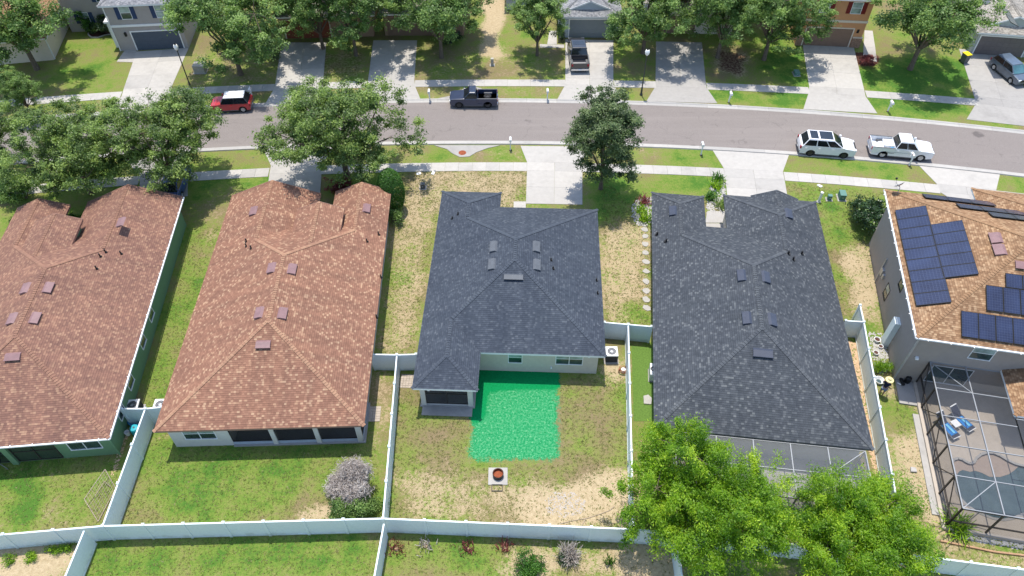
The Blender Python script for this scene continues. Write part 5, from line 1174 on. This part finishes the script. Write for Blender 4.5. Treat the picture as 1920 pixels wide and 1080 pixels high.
p = G(438, 203); vehicle('parked_car', 'small red car with white roof half hidden by the oak', 'car', (p.x, p.y), math.pi+tang(p.x), 'p_red', 3.9, 1.75, 1.58, 1.0, (-1.15, 1.25), .34,
    [(1.95, .58), (1.93, .8), (1.75, .9), (.85, .98), (-1.85, 1.0), (-1.95, .9)], (.95, .55, -1.45, -1.8), 2, 'rim', roofmat='p_white', cabmat='p_black')
p = G(322, 366); vehicle('parked_car', 'dark blue car nose behind the green house roof corner', 'car', (p.x+.2, p.y+.9, .03), math.pi/2+.05, 'p_blue', 4.6, 1.82, 1.46, .98, (-1.35, 1.4), .33,
    [(2.3, .58), (2.28, .76), (2.05, .86), (.95, .96), (-1.6, .98), (-2.28, .95)], (1.1, .3, -1.0, -1.75), 2, 'rim')
# spare tyre in the blue pickup
o = MB().lathe([(.18, -.1), (.34, -.1), (.38, -.05), (.38, .05), (.34, .1), (.18, .1), (.18, -.1)], 20).build('spare_tyre', 'rubber'); o.location = Matrix.Translation(bt.location) @ Matrix.Rotation(bt.rotation_euler.z, 4, 'Z') @ Vector((-1.35, -.1, .72)); tag(o, 'spare tyre lying in the dark blue pickup bed', 'tyre')
MB().lathe([(0, -.04), (.18, -.04), (.18, .04), (0, .04)], 16).build('hub', 'rim_dark', o)

# ------------------------------------------------------------------ street lamps and letterboxes
def street_lamp(label, base):
    t = thing('street_lamp', label, 'street lamp', G(*base), 0, 'street lamps'); MB().lathe([(.0, 0), (.16, 0), (.16, .12), (.1, .2), (.085, .9), (.06, 1.0), (.05, 4.3), (.09, 4.36), (.09, 4.45)], 12).build('pole', plain('lamp_pole', (.05, .052, .045), .5), t)
    MB().lathe([(.08, 4.45), (.2, 4.62), (.235, 4.85), (.17, 5.02), (.0, 5.06)], 14).build('globe', 'lamp_glass', t); MB().lathe([(.11, 5.03), (.06, 5.14), (.0, 5.22)], 10).build('finial', 'black', t)
street_lamp('black street lamp beside the grey house drive at left', (359, 168)); street_lamp('street lamp left of the shadow mottled drive at right', (1202, 178))
def letterbox(label, base, rz=0):
    t = thing('mailbox', label, 'mailbox', G(*base), rz, 'white mailboxes by the kerbs'); MB().box(-.05, .05, -.05, .05, -.05, 1.02).box(-.03, .03, -.42, .1, .78, .84).build('post', 'white', t); m = MB(); n = 8
    pr = [(-.11, 0), (.11, 0), (.11, .14)]+[(math.cos(a)*.11, .14+math.sin(a)*.11) for a in [math.pi*k_/6 for k_ in range(1, 6)]]+[(-.11, .14)]
    a = [(x, -.42, 1.03+z) for x, z in pr]; b = [(x, .12, 1.03+z) for x, z in pr]; N = len(pr)
    for i in range(N): j = (i+1) % N; m.face([a[i], a[j], b[j], b[i]])
    m.face(a[::-1]); m.face(b); m.build('box', 'white', t); MB().box(.112, .125, -.1, -.06, 1.1, 1.36).box(.112, .125, -.1, .03, 1.3, 1.36).build('flag', 'tail', t); MB().lathe([(.13, 0), (.1, .04), (.0, .05)], 8).build('base_collar', 'mulch', t)
for lab, b, z in (('white mailbox left of the dark blue pickup', (806,188), 0), ('white mailbox left of the black pickup drive', (1026,187), 0), ('white mailbox right of the lamp drive', (1366,192), 0), ('white mailbox before the orange house lawn', (1664,209), 0), ('white mailbox beside the red car', (474,184), 0),
                  ('white mailbox on the verge by the storm inlet', (957,282), math.pi), ('white mailbox right of the upright dark tree', (1314,291), math.pi), ('white mailbox in front of the white pickup', (1704,311), math.pi)): letterbox(lab, b, z)
# ------------------------------------------------------------------ utility boxes, meters, markers
def cabinet(label, base, w, d, h, mat, name='utility_box', rz=0, cat='utility box'):
    t = thing(name, label, cat, G(*base), rz); m = MB(); P = [(-w/2, -d/2), (w/2, -d/2), (w/2, d/2), (-w/2, d/2)]
    m.box(-w/2, w/2, -d/2, d/2, 0, h*.86); m.build('case', mat, t, bevel=.02); q = MB(); q.box(-w/2-.02, w/2+.02, -d/2-.02, d/2+.02, h*.862, h); q.build('lid', mat, t, bevel=.03)
    MB().box(-.06, .06, -d/2-.025, -d/2-.002, h*.45, h*.6).build('latch', 'metal_edge', t); MB().box(-w/2-.12, w/2+.12, -d/2-.12, d/2+.12, -.04, .02).build('pad', 'concrete_grey', t); return t
cabinet('tan transformer box beside the left street lamp', (377,133), 1.15, 1.0, .85, 'util_tan'); cabinet('green utility box on the lawn right of the flecked roof', (1577,371), .5, .75, .6, 'util_green', rz=-.1); cabinet('small green utility pedestal left of the larger green box', (1554,374), .34, .3, .5, 'util_green', rz=-.1); cabinet('green utility box left of the orange house drive', (1493,139), .5, .7, .35, 'util_green')
cabinet('small black utility box on the sandy front lawn', (793,352), .4, .35, .5, 'util_dark'); cabinet('pale utility pedestal on the shaded far lawn', (923,122), .3, .3, .8, 'util_tan')
t = thing('vent_post', 'white capped pipe beside the flecked roof corner', 'pipe', G(1535,378)); MB().lathe([(.11, -.05), (.11, .95), (.13, .96), (.13, 1.05), (.0, 1.1)], 12).build('pipe', 'white', t); MB().lathe([(.2, 0), (.16, .03), (.11, .04)], 12).build('collar', 'concrete_grey', t)
for i, (b, l) in enumerate((((785,326), 'white pavement marker right of the clipped bush'), ((812,325), 'white pavement marker further right of the clipped bush'), ((1537,349), 'white valve cover near the capped pipe'))):
    o = MB().prism([(-.22, -.12), (.18, -.16), (.24, .1), (-.16, .15)], -.02, .06).build('valve_cover', 'white', bevel=.01); o.location = G(*b); o.rotation_euler = (0, 0, .4+i); tag(o, l, 'cover'); MB().box(-.06, .06, -.04, .04, .062, .075).build('lift_handle', 'grey_plastic', o)
# wheeled bin
t = thing('wheeled_bin', 'grey wheeled bin with yellow lid beside the hatchback drive', 'bin', G(1806,117), .3)
m = MB(); a = [(-.26, -.3, .1), (.26, -.3, .1), (.26, .28, .1), (-.26, .28, .1)]; b = [(-.31, -.38, 1.0), (.31, -.38, 1.0), (.31, .36, 1.0), (-.31, .36, 1.0)]
for i in range(4): m.face([a[i], a[(i+1) % 4], b[(i+1) % 4], b[i]])
m.face(a[::-1]); m.build('bin_body', 'grey_plastic', t, weld=True); MB().box(-.33, .33, -.4, .4, 1.0, 1.08).build('lid', 'yellow', t, bevel=.03); MB().bar((-.3, .45, .98), (.3, .45, .98), .04).build('handle', 'grey_plastic', t)
for s in (-1, 1): o = MB().lathe([(0, -.04), (.13, -.04), (.13, .04), (0, .04)], 14, ax='y').build('wheel', 'rubber', t); o.rotation_euler = (0, 0, math.pi/2); o.location = (s*.27, .3, .13)

# ------------------------------------------------------------------ yard things
def condenser(label, base, rz=0, s=.85, h=.85):
    t = thing('air_conditioner', label, 'air conditioner', G(*base), rz, 'outdoor condenser units'); W = s/2
    MB().box(-W-.1, W+.1, -W-.1, W+.1, -.03, .06).build('pad', 'concrete_grey', t); m = MB().box(-W+.03, W-.03, -W+.03, W-.03, .08, h-.05)
    for k_ in range(9): z = .14+k_*(h-.25)/9; m.box(-W, W, -W, W, z, z+.035)
    m.build('louvre_case', 'ac_dark', t)
    q = MB().lathe([(W*.78, h+.0), (W*.95, h+.01), (W*1.41, h-.0), (W*1.41, h-.08)], 4); 
    top = MB()
    n = 24
    for i in range(n):
        a, b = 2*math.pi*i/n, 2*math.pi*(i+1)/n; sq = lambda c: (max(-W, min(W, math.cos(c)*W*1.45)), max(-W, min(W, math.sin(c)*W*1.45)))
        (x0, y0), (x1, y1) = sq(a), sq(b); ia, ib = (math.cos(a)*W*.74, math.sin(a)*W*.74), (math.cos(b)*W*.74, math.sin(b)*W*.74)
        top.face([(*ia, h), (x0, y0, h), (x1, y1, h), (*ib, h)]); top.face([(x0, y0, h-.09), (x1, y1, h-.09), (x1, y1, h), (x0, y0, h)])
        top.face([(*ia, h-.12), (*ia, h), (*ib, h), (*ib, h-.12)])
    top.build('top_cover', 'ac_white', t)
    f = MB(); 
    for k_ in range(4):
        a = k_*math.pi/2; f.bar((0, 0, h-.1), (math.cos(a)*W*.65, math.sin(a)*W*.65, h-.13), .2, .02)
    f.lathe([(0, h-.03), (.1, h-.03), (.1, h-.12)], 12); f.build('fan', 'metal_edge', t)
    g = MB()
    for k_ in range(3): rr = W*(.28+.2*k_); g.lathe([(rr-.008, h+.012), (rr+.008, h+.012)], 24)
    g.build('fan_guard', 'metal_edge', t); return t
condenser('white topped air conditioner by the middle house corner', (1145,672)); condenser('air conditioner in the corner of green wall and fence', (256,772), .1); condenser('air conditioner hidden at the brown roof corner', (308,771), .05)
t = thing('pool_heater', 'white boxed heat pump on the turf strip wall', 'heater', G(1222,705), -.1); MB().box(-.22, .22, -.5, .5, .06, .85).build('case', 'ac_white', t, bevel=.03); MB().box(-.26, .26, -.54, .54, -.02, .055).build('pad', 'concrete_grey', t); MB().lathe([(.1, .86), (.2, .862), (.2, .87), (.1, .87)], 16).build('fan_ring', 'ac_dark', t)
# artificial turf strip between the middle yard and the flecked roof house
m = MB(); m.face([(*G(*q)[:2], .012) for q in ((1184,648),(1224,652),(1232,790),(1188,790))]); tag(m.build('turf_strip', 'turf'), 'bright synthetic turf strip beside the flecked roof house', kind='structure')
# fire pit on its slab
t = thing('fire_pit', 'rusty steel ring fire pit on a speckled slab', 'fire pit', G(934,893)); s = MB().box(-.62, .6, -.62, .58, -.03, .07).build('slab', 'concrete', t, bevel=.02)
MB().lathe([(.30, .08), (.315, .42), (.335, .43), (.35, .42), (.34, .08)], 24).build('ring', 'black', t); MB().lathe([(.0, .2), (.2, .19), (.31, .24), (.325, .415), (.30, .40)], 24).build('rusty_bowl', 'rust', t); MB().lathe([(.0, .255), (.15, .25), (.26, .22)], 16).build('ashes', 'rust', t)
t = thing('fire_grate', 'square black grate frame lying below the fire pit', 'grate', G(932,915)); m = MB()
for a, b in (((-.33, -.22), (.33, -.22)), ((.33, -.22), (.33, .2)), ((.33, .2), (-.33, .2)), ((-.33, .2), (-.33, -.22))): MB().bar((*a, .06), (*b, .06), .04).build('bar', 'black', t)
for x in (-.33, .33): MB().box(x-.02, x+.02, -.24, -.2, 0, .05).build('foot', 'black', t)
# pavers
def pavers(label, x0, y0, nx_, ny_, w, h, rz=0):
    t = tag(bpy.data.objects.new('paving', None), label, kind='structure'); C.objects.link(t); t.location = (x0, y0, 0); t.rotation_euler = (0, 0, rz); me = MB().box(0, w-.015, 0, h-.015, -.03, .035).mesh('paver', 'paver')
    r = random.Random(7)
    for i in range(nx_):
        for j in range(ny_): link('paver', me, t, (i*w, j*h, r.uniform(-.004, .006)))
q = G(749,727); pavers('small pale paver pad beside the middle porch', q.x, q.y, 5, 6, .2, .19, -.04); q = G(682,791); pavers('small paver pad at the brown roof house side door', q.x, q.y, 4, 6, .27, .2, .03)
# stepping stones
r = random.Random(12)
for i, y in enumerate((421,431,443,458,474,491,509,528,546,562,578)):
    o = MB().prism([(math.cos(a)*.3*r.uniform(.75, 1.15)*1.1, math.sin(a)*.3*r.uniform(.75, 1.15)) for a in [k_*6.283/7 for k_ in range(7)]], -.02, .05).build('stepping_stone', 'rock_grey', None, bevel=.012); o.location = G(1209+i*.35, y); o.rotation_euler = (0, 0, r.random()*3)
    tag(o, f'{("first", "second", "third", "fourth", "fifth", "sixth", "seventh", "eighth", "ninth", "tenth", "eleventh")[i]} pale stepping stone from the street along the flecked roof wall', 'stone', 'stepping stones along the flecked roof house')
# loose rock beds (uncountable)
def rocks(name, label, poly, n, s, mat, seed):
    rr = rng(seed); w = np.array(W2(poly)); lo, hi = w.min(0), w.max(0); q = lo+rr.random((n*3, 2))*(hi-lo); q = q[pip(q[:, 0], q[:, 1], [tuple(a) for a in w])][:n]; n = len(q)
    ico = np.array([[0,0,.7],[.9,0,.1],[.3,.85,.1],[-.7,.5,.1],[-.7,-.5,.1],[.3,-.85,.1]]); F0 = np.array([[0,1,2],[0,2,3],[0,3,4],[0,4,5],[0,5,1]])
    V = ico[None]*rr.uniform(.5, 1.2, (n, 1, 1))*s*rr.uniform(.7, 1.3, (n, 6, 3)); a = rr.random(n)*6.28; c, si = np.cos(a)[:, None], np.sin(a)[:, None]
    X = V[..., 0]*c-V[..., 1]*si+q[:, :1]; Y = V[..., 0]*si+V[..., 1]*c+q[:, 1:]; V = np.stack([X, Y, V[..., 2]], 2).reshape(-1, 3); F = (F0[None]+np.arange(n)[:, None, None]*6).reshape(-1, 3)
    return tag(link(name, array_mesh(name, V, F, mat)), label, kind='stuff')
rocks('rock_bed', 'white rock bed with plants left of the flecked roof', [(1186,385),(1196,374),(1222,370),(1224,418),(1196,424),(1184,405)], 420, .12, 'rock_white', 1); rocks('rock_bed', 'white rock path up to the entry of the flecked roof house', [(1338,333),(1358,332),(1364,398),(1324,400),(1328,366)], 380, .12, 'rock_white', 2)
rocks('rock_bed', 'tan river rocks between flecked roof and long white fence', [(1585,640),(1604,640),(1660,890),(1640,890)], 900, .1, 'rock_tan', 3); rocks('rock_pile', 'spread of pale broken rock in the sandy yard', [(1022,938),(1040,922),(1075,922),(1098,938),(1094,962),(1058,972),(1026,962)], 420, .05, 'rock_pale', 4)
rocks('rock_bed', 'white rock bed with pots beside the solar house', [(1628,622),(1656,626),(1672,690),(1652,704),(1640,690)], 420, .09, 'rock_white', 5); rocks('leaf_litter', 'pale litter at the left fence corner of the green house', [(232,800),(246,800),(220,880),(206,900)], 160, .06, 'rock_tan', 6)
rocks('rock_bed', 'pale rock edge under the front of the pool cage', [(1785,996),(1920,1018),(1920,1032),(1790,1008)], 260, .08, 'rock_white', 8)
for i, (b, l, mt) in enumerate((((1207,380), 'red spiky plant at the top of the left rock bed', 'leaf_red'), ((1204,398), 'lime plant in the middle of the left rock bed', 'leaf_bright'), ((1208,412), 'lime plant at the bottom of the left rock bed', 'leaf_bright'), ((1332,372), 'dark lime plant at lower left of the rock path', 'leaf_topiary'), ((1344,352), 'lime plant midway up the rock path', 'leaf_bright'), ((1352,388), 'olive plant at lower right of the rock path', 'leaf_oak'), ((1346,338), 'olive plant at the top of the rock path', 'leaf_topiary'))): plumes(l, b, 90, .75, .9, 200+i, mt, 'bed_plant', .04, 'rock bed plants')
bush('pale leafy plant in the white rock bed of the solar house', (1652,694), .7, .6, .4, 'leaf_bright', 210, 40, 50, .09)
# curved planting bed of the grey house
def kerb_bed(name, label, pts, mat='mulch'):
    w = [tuple(G(*p)[:2]) for p in pts]; t = tag(bpy.data.objects.new(name, None), label, kind='structure'); C.objects.link(t); MB().prism(w, -.03, .03).build('bed_soil', mat, t)
    m = MB()
    for a, b in zip(w, w[1:]): m.bar((*a, .05), (*b, .05), .14, .1)
    m.build('edging', 'concrete', t)
kerb_bed('planting_bed', 'mulch bed with pale curved edging before the navy shutter house', [(166,58),(166,66),(172,71),(184,71),(198,66),(214,64),(236,65),(236,50),(180,46)])
# broken football goal
def goal():
    t = thing('soccer_goal', 'collapsed pale soccer goal frame lying by the slanting fence', 'goal', G(190,925)); P = lambda x, y, z: tuple(G(x, y, z)-G(190, 925))
    A, B, Cc, D, E_ = P(197,880,.75), P(158,936,.55), P(184,978,.05), P(217,916,.05), P(206,912,.1)
    for a, b, w in ((A, B, .045), (B, Cc, .04), (Cc, D, .045), (A, D, .04), (P(196,902,.3), P(178,930,.2), .035), (P(196,902,.3), E_, .04)): MB().tube([a, tuple((Vector(a)+Vector(b))/2+Vector((0, 0, .02))), b], w*.6, 6).build('pole', 'twig', t)
    n = MB()
    for i in range(1, 9):
        k_ = i/9; a = Vector(A).lerp(Vector(B), k_); b = Vector(D).lerp(Vector(Cc), k_); n.bar(a, b, .012); a = Vector(A).lerp(Vector(D), k_); b = Vector(B).lerp(Vector(Cc), k_); n.bar(a, b, .012)
    n.build('net', 'twig', t)
goal()
# grill at the far left
t = thing('charcoal_grill', 'black kettle grill on stand at the left screen door', 'grill', G(6,880)); MB().lathe([(.0, .7), (.2, .73), (.29, .88), (.3, .95), (.27, 1.06), (.12, 1.15), (.0, 1.17)], 16).build('bowl', 'black', t)
for a in (0, 2.1, 4.2): MB().bar((math.cos(a)*.12, math.sin(a)*.12, .75), (math.cos(a)*.32, math.sin(a)*.32, 0), .03).build('leg', 'alu', t)
MB().box(-.55, -.3, -.2, .2, .9, .93).build('side_shelf', 'alu', t)
# tubs behind the fence
t = thing('plastic_tub', 'bright blue plastic sheet pool leaning in the fence corner', 'tub', G(258,790)); m = MB().lathe([(.0, .05), (.45, .05), (.5, .3), (.53, .3), (.5, .0)], 18); m.build('shell', 'tub_blue', t); MB().lathe([(.5, .28), (.56, .3), (.5, .33)], 18).build('rim', 'tub_blue', t)
t = thing('plastic_drum', 'turquoise drum beside the slanting fence', 'drum', G(258,812)); MB().lathe([(.0, 0), (.26, 0), (.29, .05), (.29, .6), (.25, .68), (.0, .7)], 16).build('drum', 'tank_teal', t); MB().lathe([(.06, .7), (.06, .74), (.0, .75)], 10).build('bung', 'grey_plastic', t)
t = thing('bucket', 'small pale bucket on the soil by the green wall', 'bucket', G(241,815)); MB().lathe([(.0, .02), (.13, .0), (.17, .34), (.15, .34), (.12, .04), (0, .04)], 14).build('pail', 'white', t); MB().tube([(-.16, 0, .33), (0, -.1, .42), (.16, 0, .33)], .008, 5).build('handle', 'metal_edge', t)
# hose coil and pot at middle house fence
t = thing('garden_hose', 'coiled hose with white pot beside the right yard fence', 'hose', G(1168,697)); pts = [(math.cos(a)*(.3+.01*k_ % .05), math.sin(a)*(.24), .03+.012*k_) for k_, a in enumerate([i*.5 for i in range(40)])]; MB().tube(pts, .022, 6).build('coil', 'terracotta', t); MB().lathe([(.0, .02), (.1, .0), (.16, .3), (.13, .3), (.1, .25), (0, .25)], 12).build('pot', 'white', t)
m = thing('garden_hose', 'thin pale hose across the sand below the rock pile', 'hose', G(1060,972)); MB().tube([tuple(G(*q, .03)-G(1060,972)) for q in ((1050,982),(1075,976),(1100,972),(1122,965),(1143,957),(1152,950))], .02, 6).build('tube', 'twig', m); MB().tube([tuple(G(*q, .03)-G(1060,972)) for q in ((1090,988),(1094,980),(1098,974))], .02, 6).build('nozzle', 'twig', m)
t = thing('garden_pot', 'orange pot with green plant at the sandy yard left corner', 'pot', G(724,952)); MB().lathe([(0, 0), (.12, 0), (.17, .3), (.14, .3), (.12, .26), (0, .26)], 12).build('pot', 'terracotta', t); rr = rng(5); P_ = rr.normal(0, .16, (300, 3))+np.array([0, 0, .5]); link('foliage', leaf_mesh('foliage', P_, rr.normal(size=(300, 3)), .1, 'leaf_topiary', rr.random(300), rr), t)
o = MB().prism([(-.3, -.35), (.2, -.4), (.32, .1), (.1, .4), (-.25, .3)], 0, .1).build('limestone_block', 'rock_grey', None, bevel=.03); o.location = G(1214,750); tag(o, 'pale flat stone on the turf strip by the wall', 'stone')
o = MB().prism([(-.2, -.15), (.2, -.18), (.22, .14), (-.1, .2)], 0, .14).build('limestone_block', 'rock_white', None, bevel=.03); o.location = G(1711,882); tag(o, 'white stone on dry grass left of the pool cage', 'stone')
t = thing('timber_edging', 'long timber garden edging below the pool cage', 'edging', G(1762,1015)); a = G(1762,1015); 
for i, (p_, q_) in enumerate((((1762,1015),(1812,1025)), ((1812,1025),(1865,1036)), ((1865,1036),(1925,1043)))): MB().bar(tuple(G(*p_)-a+Vector((0, 0, .06))), tuple(G(*q_)-a+Vector((0, 0, .06))), .1, .14).build('plank', 'wood', t)
plumes('green creeper at the pool cage corner', (1792,990), 160, .9, 1.3, 230, 'leaf_bright', 'creeper', .04)
for i, b in enumerate(((20,1052),(62,1045),(100,1036),(128,1030))): bush(('yellow green weed at the bottom left edge', 'yellow green weed second from the left edge', 'yellow green weed third along the lower left fence', 'yellow green weed next to the lower left fence corner')[i], b, .55, .3, .18, 'leaf_bright', 240+i, 16, 40, .08, 'weed_clump', 'weed', .2, 'weeds along the lower left fence')
# satellite dish on the solar house roof
a, b = h5.hit('mF', 1683, 361); E_, u_, v_, n_ = h5.sl['mF']; pl = E_+u_*a+v_*b; pw = Matrix.Translation(h5.org) @ Matrix.Rotation(h5.a, 4, 'Z') @ pl
t = thing('satellite_dish', 'grey satellite dish on the solar house roof corner', 'dish', pw, .5); MB().tube([(0, 0, -.05), (0, 0, .45), (0, .1, .6)], .03, 8).build('mast', 'metal_edge', t)
o = MB().lathe([(.0, -.07), (.2, -.05), (.38, .03), (.40, .03), (.2, -.065), (.0, -.085)], 20).build('reflector', 'metal_edge', t); o.location = (0, .16, .66); o.rotation_euler = (R(-52), 0, 0); MB().tube([(0, .1, .5), (0, .4, .62), (0, .55, .95)], .018, 6).build('feed_arm', 'grey_plastic', t); MB().box(-.06, .06, .5, .62, .92, 1.04).build('feed_horn', 'black', t)

# pool loungers, side table
def lounger(label, base, rz, towel=True):
    t = thing('sun_lounger', label, 'sun lounger', Vector(G(*base, .2)), rz, 'navy loungers by the pool'); W = .32
    for s in (-1, 1): MB().tube([(s*W, -.95, .3), (s*W, .25, .32), (s*W, .85, .78)], .022, 6).build('rail', 'alu', t); MB().tube([(s*W, -.8, .3), (s*W, -.85, 0)], .02, 6).build('leg', 'alu', t); MB().tube([(s*W, .2, .31), (s*W, .35, 0)], .02, 6).build('leg', 'alu', t)
    m = MB(); q = [(-.93, .315), (.25, .335), (.84, .79)]
    for (y0, z0), (y1, z1) in zip(q, q[1:]): m.face([(-W+.03, y0, z0), (W-.03, y0, z0), (W-.03, y1, z1), (-W+.03, y1, z1)])
    m.build('sling', 'sling', t, weld=True); MB().box(-W+.02, W-.02, .8, .88, .77, .84).build('headrest', 'white', t, bevel=.02)
    for yy in (-.96,): MB().bar((-W, yy, .3), (W, yy, .3), .04).build('foot_bar', 'white', t)
    tw = MB(); n = 7
    for i in range(n): y0, y1 = -.72+i*.12, -.72+(i+1)*.12; tw.face([(-W+.04, y0, .345+.02*math.sin(i*1.9)), (W-.06, y0, .345+.02*math.cos(i)), (W-.06, y1, .345+.02*math.cos(i+1)), (-W+.04, y1, .345+.02*math.sin((i+1)*1.9))])
    o = tw.build('towel', 'towel', t, weld=True); so = o.modifiers.new('thick', 'SOLIDIFY'); so.thickness = .025
    MB().box(-.06, .1, -.66, .06, .375, .395).build('towel_stripe', 'towel_pale', t); return t
lounger('navy lounger with blue towel at left under the cage', (1770,803), .42); lounger('navy lounger with blue towel nearer the pool cage middle', (1797,790), .50)
t = thing('side_table', 'small white side table between the two loungers', 'table', G(1787,800, .2), .4); MB().box(-.26, .26, -.26, .26, .4, .44).build('table_top', 'white', t, bevel=.02)
for sx in (-1, 1):
    for sy in (-1, 1): MB().box(sx*.21-.02, sx*.21+.02, sy*.21-.02, sy*.21+.02, 0, .4).build('leg', 'white', t)
# pool pump and filter
t = thing('pool_pump', 'black pool pump with white filter pipes on the pad', 'pump', G(1700,716,.12)); MB().lathe([(.0, 0), (.18, 0), (.2, .1), (.2, .45), (.12, .55), (.0, .56)], 14).build('filter_tank', 'black', t); o = MB().lathe([(.0, -.3), (.11, -.3), (.12, 0), (.1, .25), (0, .28)], 12, ax='y').build('motor', 'black', t); o.location = (-.4, -.05, .15); MB().tube([(0, .1, .5), (0, .35, .75), (.05, .4, 1.1)], .05, 8).build('pipe', 'white', t); MB().tube([(-.55, -.3, .1), (-.75, -.15, .12)], .045, 8).build('drain_pipe', 'white', t)
t = thing('wash_basin', 'white oval basin by the fence near the person', 'basin', G(1647,716)); m = MB().lathe([(.0, .06), (.2, .06), (.3, .26), (.33, .26), (.24, .0)], 18); m.build('bowl', 'white', t); MB().lathe([(.0, .065), (.19, .066)], 14).build('water', 'water', t)
for i, (b, l) in enumerate((((1643,640), 'round white pot at the top of the solar house rock bed'), ((1650,652), 'white pot second down the solar house rock bed'), ((1641,664), 'dark white pot beside the fence in the rock bed'))):
    t = thing('garden_pot', l, 'pot', G(*b), 0, 'pots in the solar house rock bed'); s = (.24, .18, .2)[i]; MB().lathe([(0, 0), (s*.7, 0), (s, s*1.1), (s*.85, s*1.1), (s*.6, .05), (0, .05)], 14).build('pot', 'white', t); MB().lathe([(0, s*.85), (s*.8, s*.86)], 12).build('soil', 'mulch', t)
t = thing('bicycle_tyre', 'black tyre leaning at the foot of the solar house wall', 'tyre', G(1678,697)); o = MB().lathe([(.27, -.05), (.33, -.06), (.36, 0), (.33, .06), (.27, .05), (.27, -.05)], 22, ax='y').build('tyre', 'rubber', t); o.location = (0, 0, .36); o.rotation_euler = (.2, 0, R(80)); o2 = MB().lathe([(.25, -.03), (.27, -.03), (.27, .03), (.25, .03)], 22, ax='y').build('rim', 'metal_edge', t); o2.location = o.location; o2.rotation_euler = o.rotation_euler

# person in straw hat
def person():
    t = thing('person', 'person in straw hat, dark shirt and grey shorts beside the fence', 'person', G(1650,741), R(-35))
    V = [(0,0,.92),(0,.02,1.12),(0,.05,1.34),(0,.06,1.47),(0,.09,1.53),(0,.11,1.62),(0,.12,1.72), (.1,0,.86),(.11,.03,.5),(.11,0,.1),(.11,.13,.04), (-.1,0,.86),(-.11,.08,.5),(-.11,.02,.1),(-.11,.15,.04), (.18,.05,1.4),(.24,.16,1.16),(.2,.38,1.06), (-.18,.05,1.4),(-.25,.16,1.16),(-.2,.37,1.04)]
    Ed = [(0,1),(1,2),(2,3),(3,4),(4,5),(5,6),(0,7),(7,8),(8,9),(9,10),(0,11),(11,12),(12,13),(13,14),(2,15),(15,16),(16,17),(2,18),(18,19),(19,20)]
    Rd = [.155,.145,.15,.07,.06,.095,.085,.095,.065,.045,.04,.095,.065,.045,.04,.065,.048,.036,.065,.048,.036]
    def skin(name, mat, idx, grow=1., sub=2):
        mp = {v: i for i, v in enumerate(idx)}; me = bpy.data.meshes.new(name); me.from_pydata([V[i] for i in idx], [(mp[a], mp[b]) for a, b in Ed if a in mp and b in mp], []); me.materials.append(M[mat]); o = link(name, me, t)
        m = o.modifiers.new('skin', 'SKIN'); 
        if not me.skin_vertices: me.skin_vertices.new() if hasattr(me.skin_vertices, 'new') else None
        bm = bmesh.new(); bm.from_mesh(me); ly = bm.verts.layers.skin.verify(); bm.verts.ensure_lookup_table()
        for i, v in enumerate(bm.verts): q = Rd[idx[i]]*grow; v[ly].radius = (q, q*(.72 if idx[i] in (0, 1, 2) else 1)); v[ly].use_root = (i == 0)
        bm.to_mesh(me); bm.free(); s = o.modifiers.new('sub', 'SUBSURF'); s.levels = s.render_levels = sub; return o
    b = skin('body', 'skin', list(range(21)))
    s = skin('shirt', 'shirt', [0,1,2,15,16,18,19], 1.12); s.parent = t
    s = skin('shorts', 'shorts', [0,7,8,11,12], 1.2)
    for sx in (-1, 1):   # hands: palm, four fingers and a thumb curled on the handle
        hx, hy, hz = sx*.2, .37 if sx < 0 else .38, 1.04 if sx < 0 else 1.06; m = MB().box(hx-.04, hx+.04, hy, hy+.085, hz-.018, hz+.018)
        for k_ in range(4): xx = hx-.033+k_*.022; l = (.065, .075, .072, .058)[k_]; m.tube([(xx, hy+.08, hz), (xx, hy+.08+l*.6, hz-.012), (xx, hy+.08+l*.7, hz-.05)], .009, 6)
        m.tube([(hx-sx*.035, hy+.02, hz), (hx-sx*.07, hy+.06, hz-.012), (hx-sx*.055, hy+.1, hz-.03)], .0105, 6); m.build('hand', 'skin', b)
    h = MB().lathe([(.0, 1.83), (.07, 1.825), (.1, 1.79), (.11, 1.735), (.16, 1.725), (.27, 1.70), (.275, 1.69), (.15, 1.712), (.1, 1.72)], 24).build('straw_hat', 'straw', t); h.location = (0, .12, 0); MB().lathe([(.112, 1.735), (.114, 1.765), (.108, 1.77)], 24).build('hat_band', plain('hat_band', (.12, .16, .05), .9), h)
    m = MB()
    for dx in (-.035, .035): m.lathe([(0, 0), (.012, 0)], 8, (dx, .215, 1.645))
    m.box(-.012, .012, .205, .235, 1.595, 1.64); m.build('face', 'skin', b)
    rk = thing('garden_rake', 'rake held by the person in straw hat', 'rake', t.location, R(-35)); MB().tube([(-.2, .44, 1.02), (.1, .52, .95), (.35, .95, .08)], .014, 6).build('handle', 'wood', rk); m = MB(); m.bar((.2, .95, .06), (.5, .95, .06), .03)
    for k_ in range(7): m.bar((.22+k_*.045, .95, .06), (.22+k_*.045, 1.03, .01), .012)
    m.build('rake_head', 'black', rk)
person()
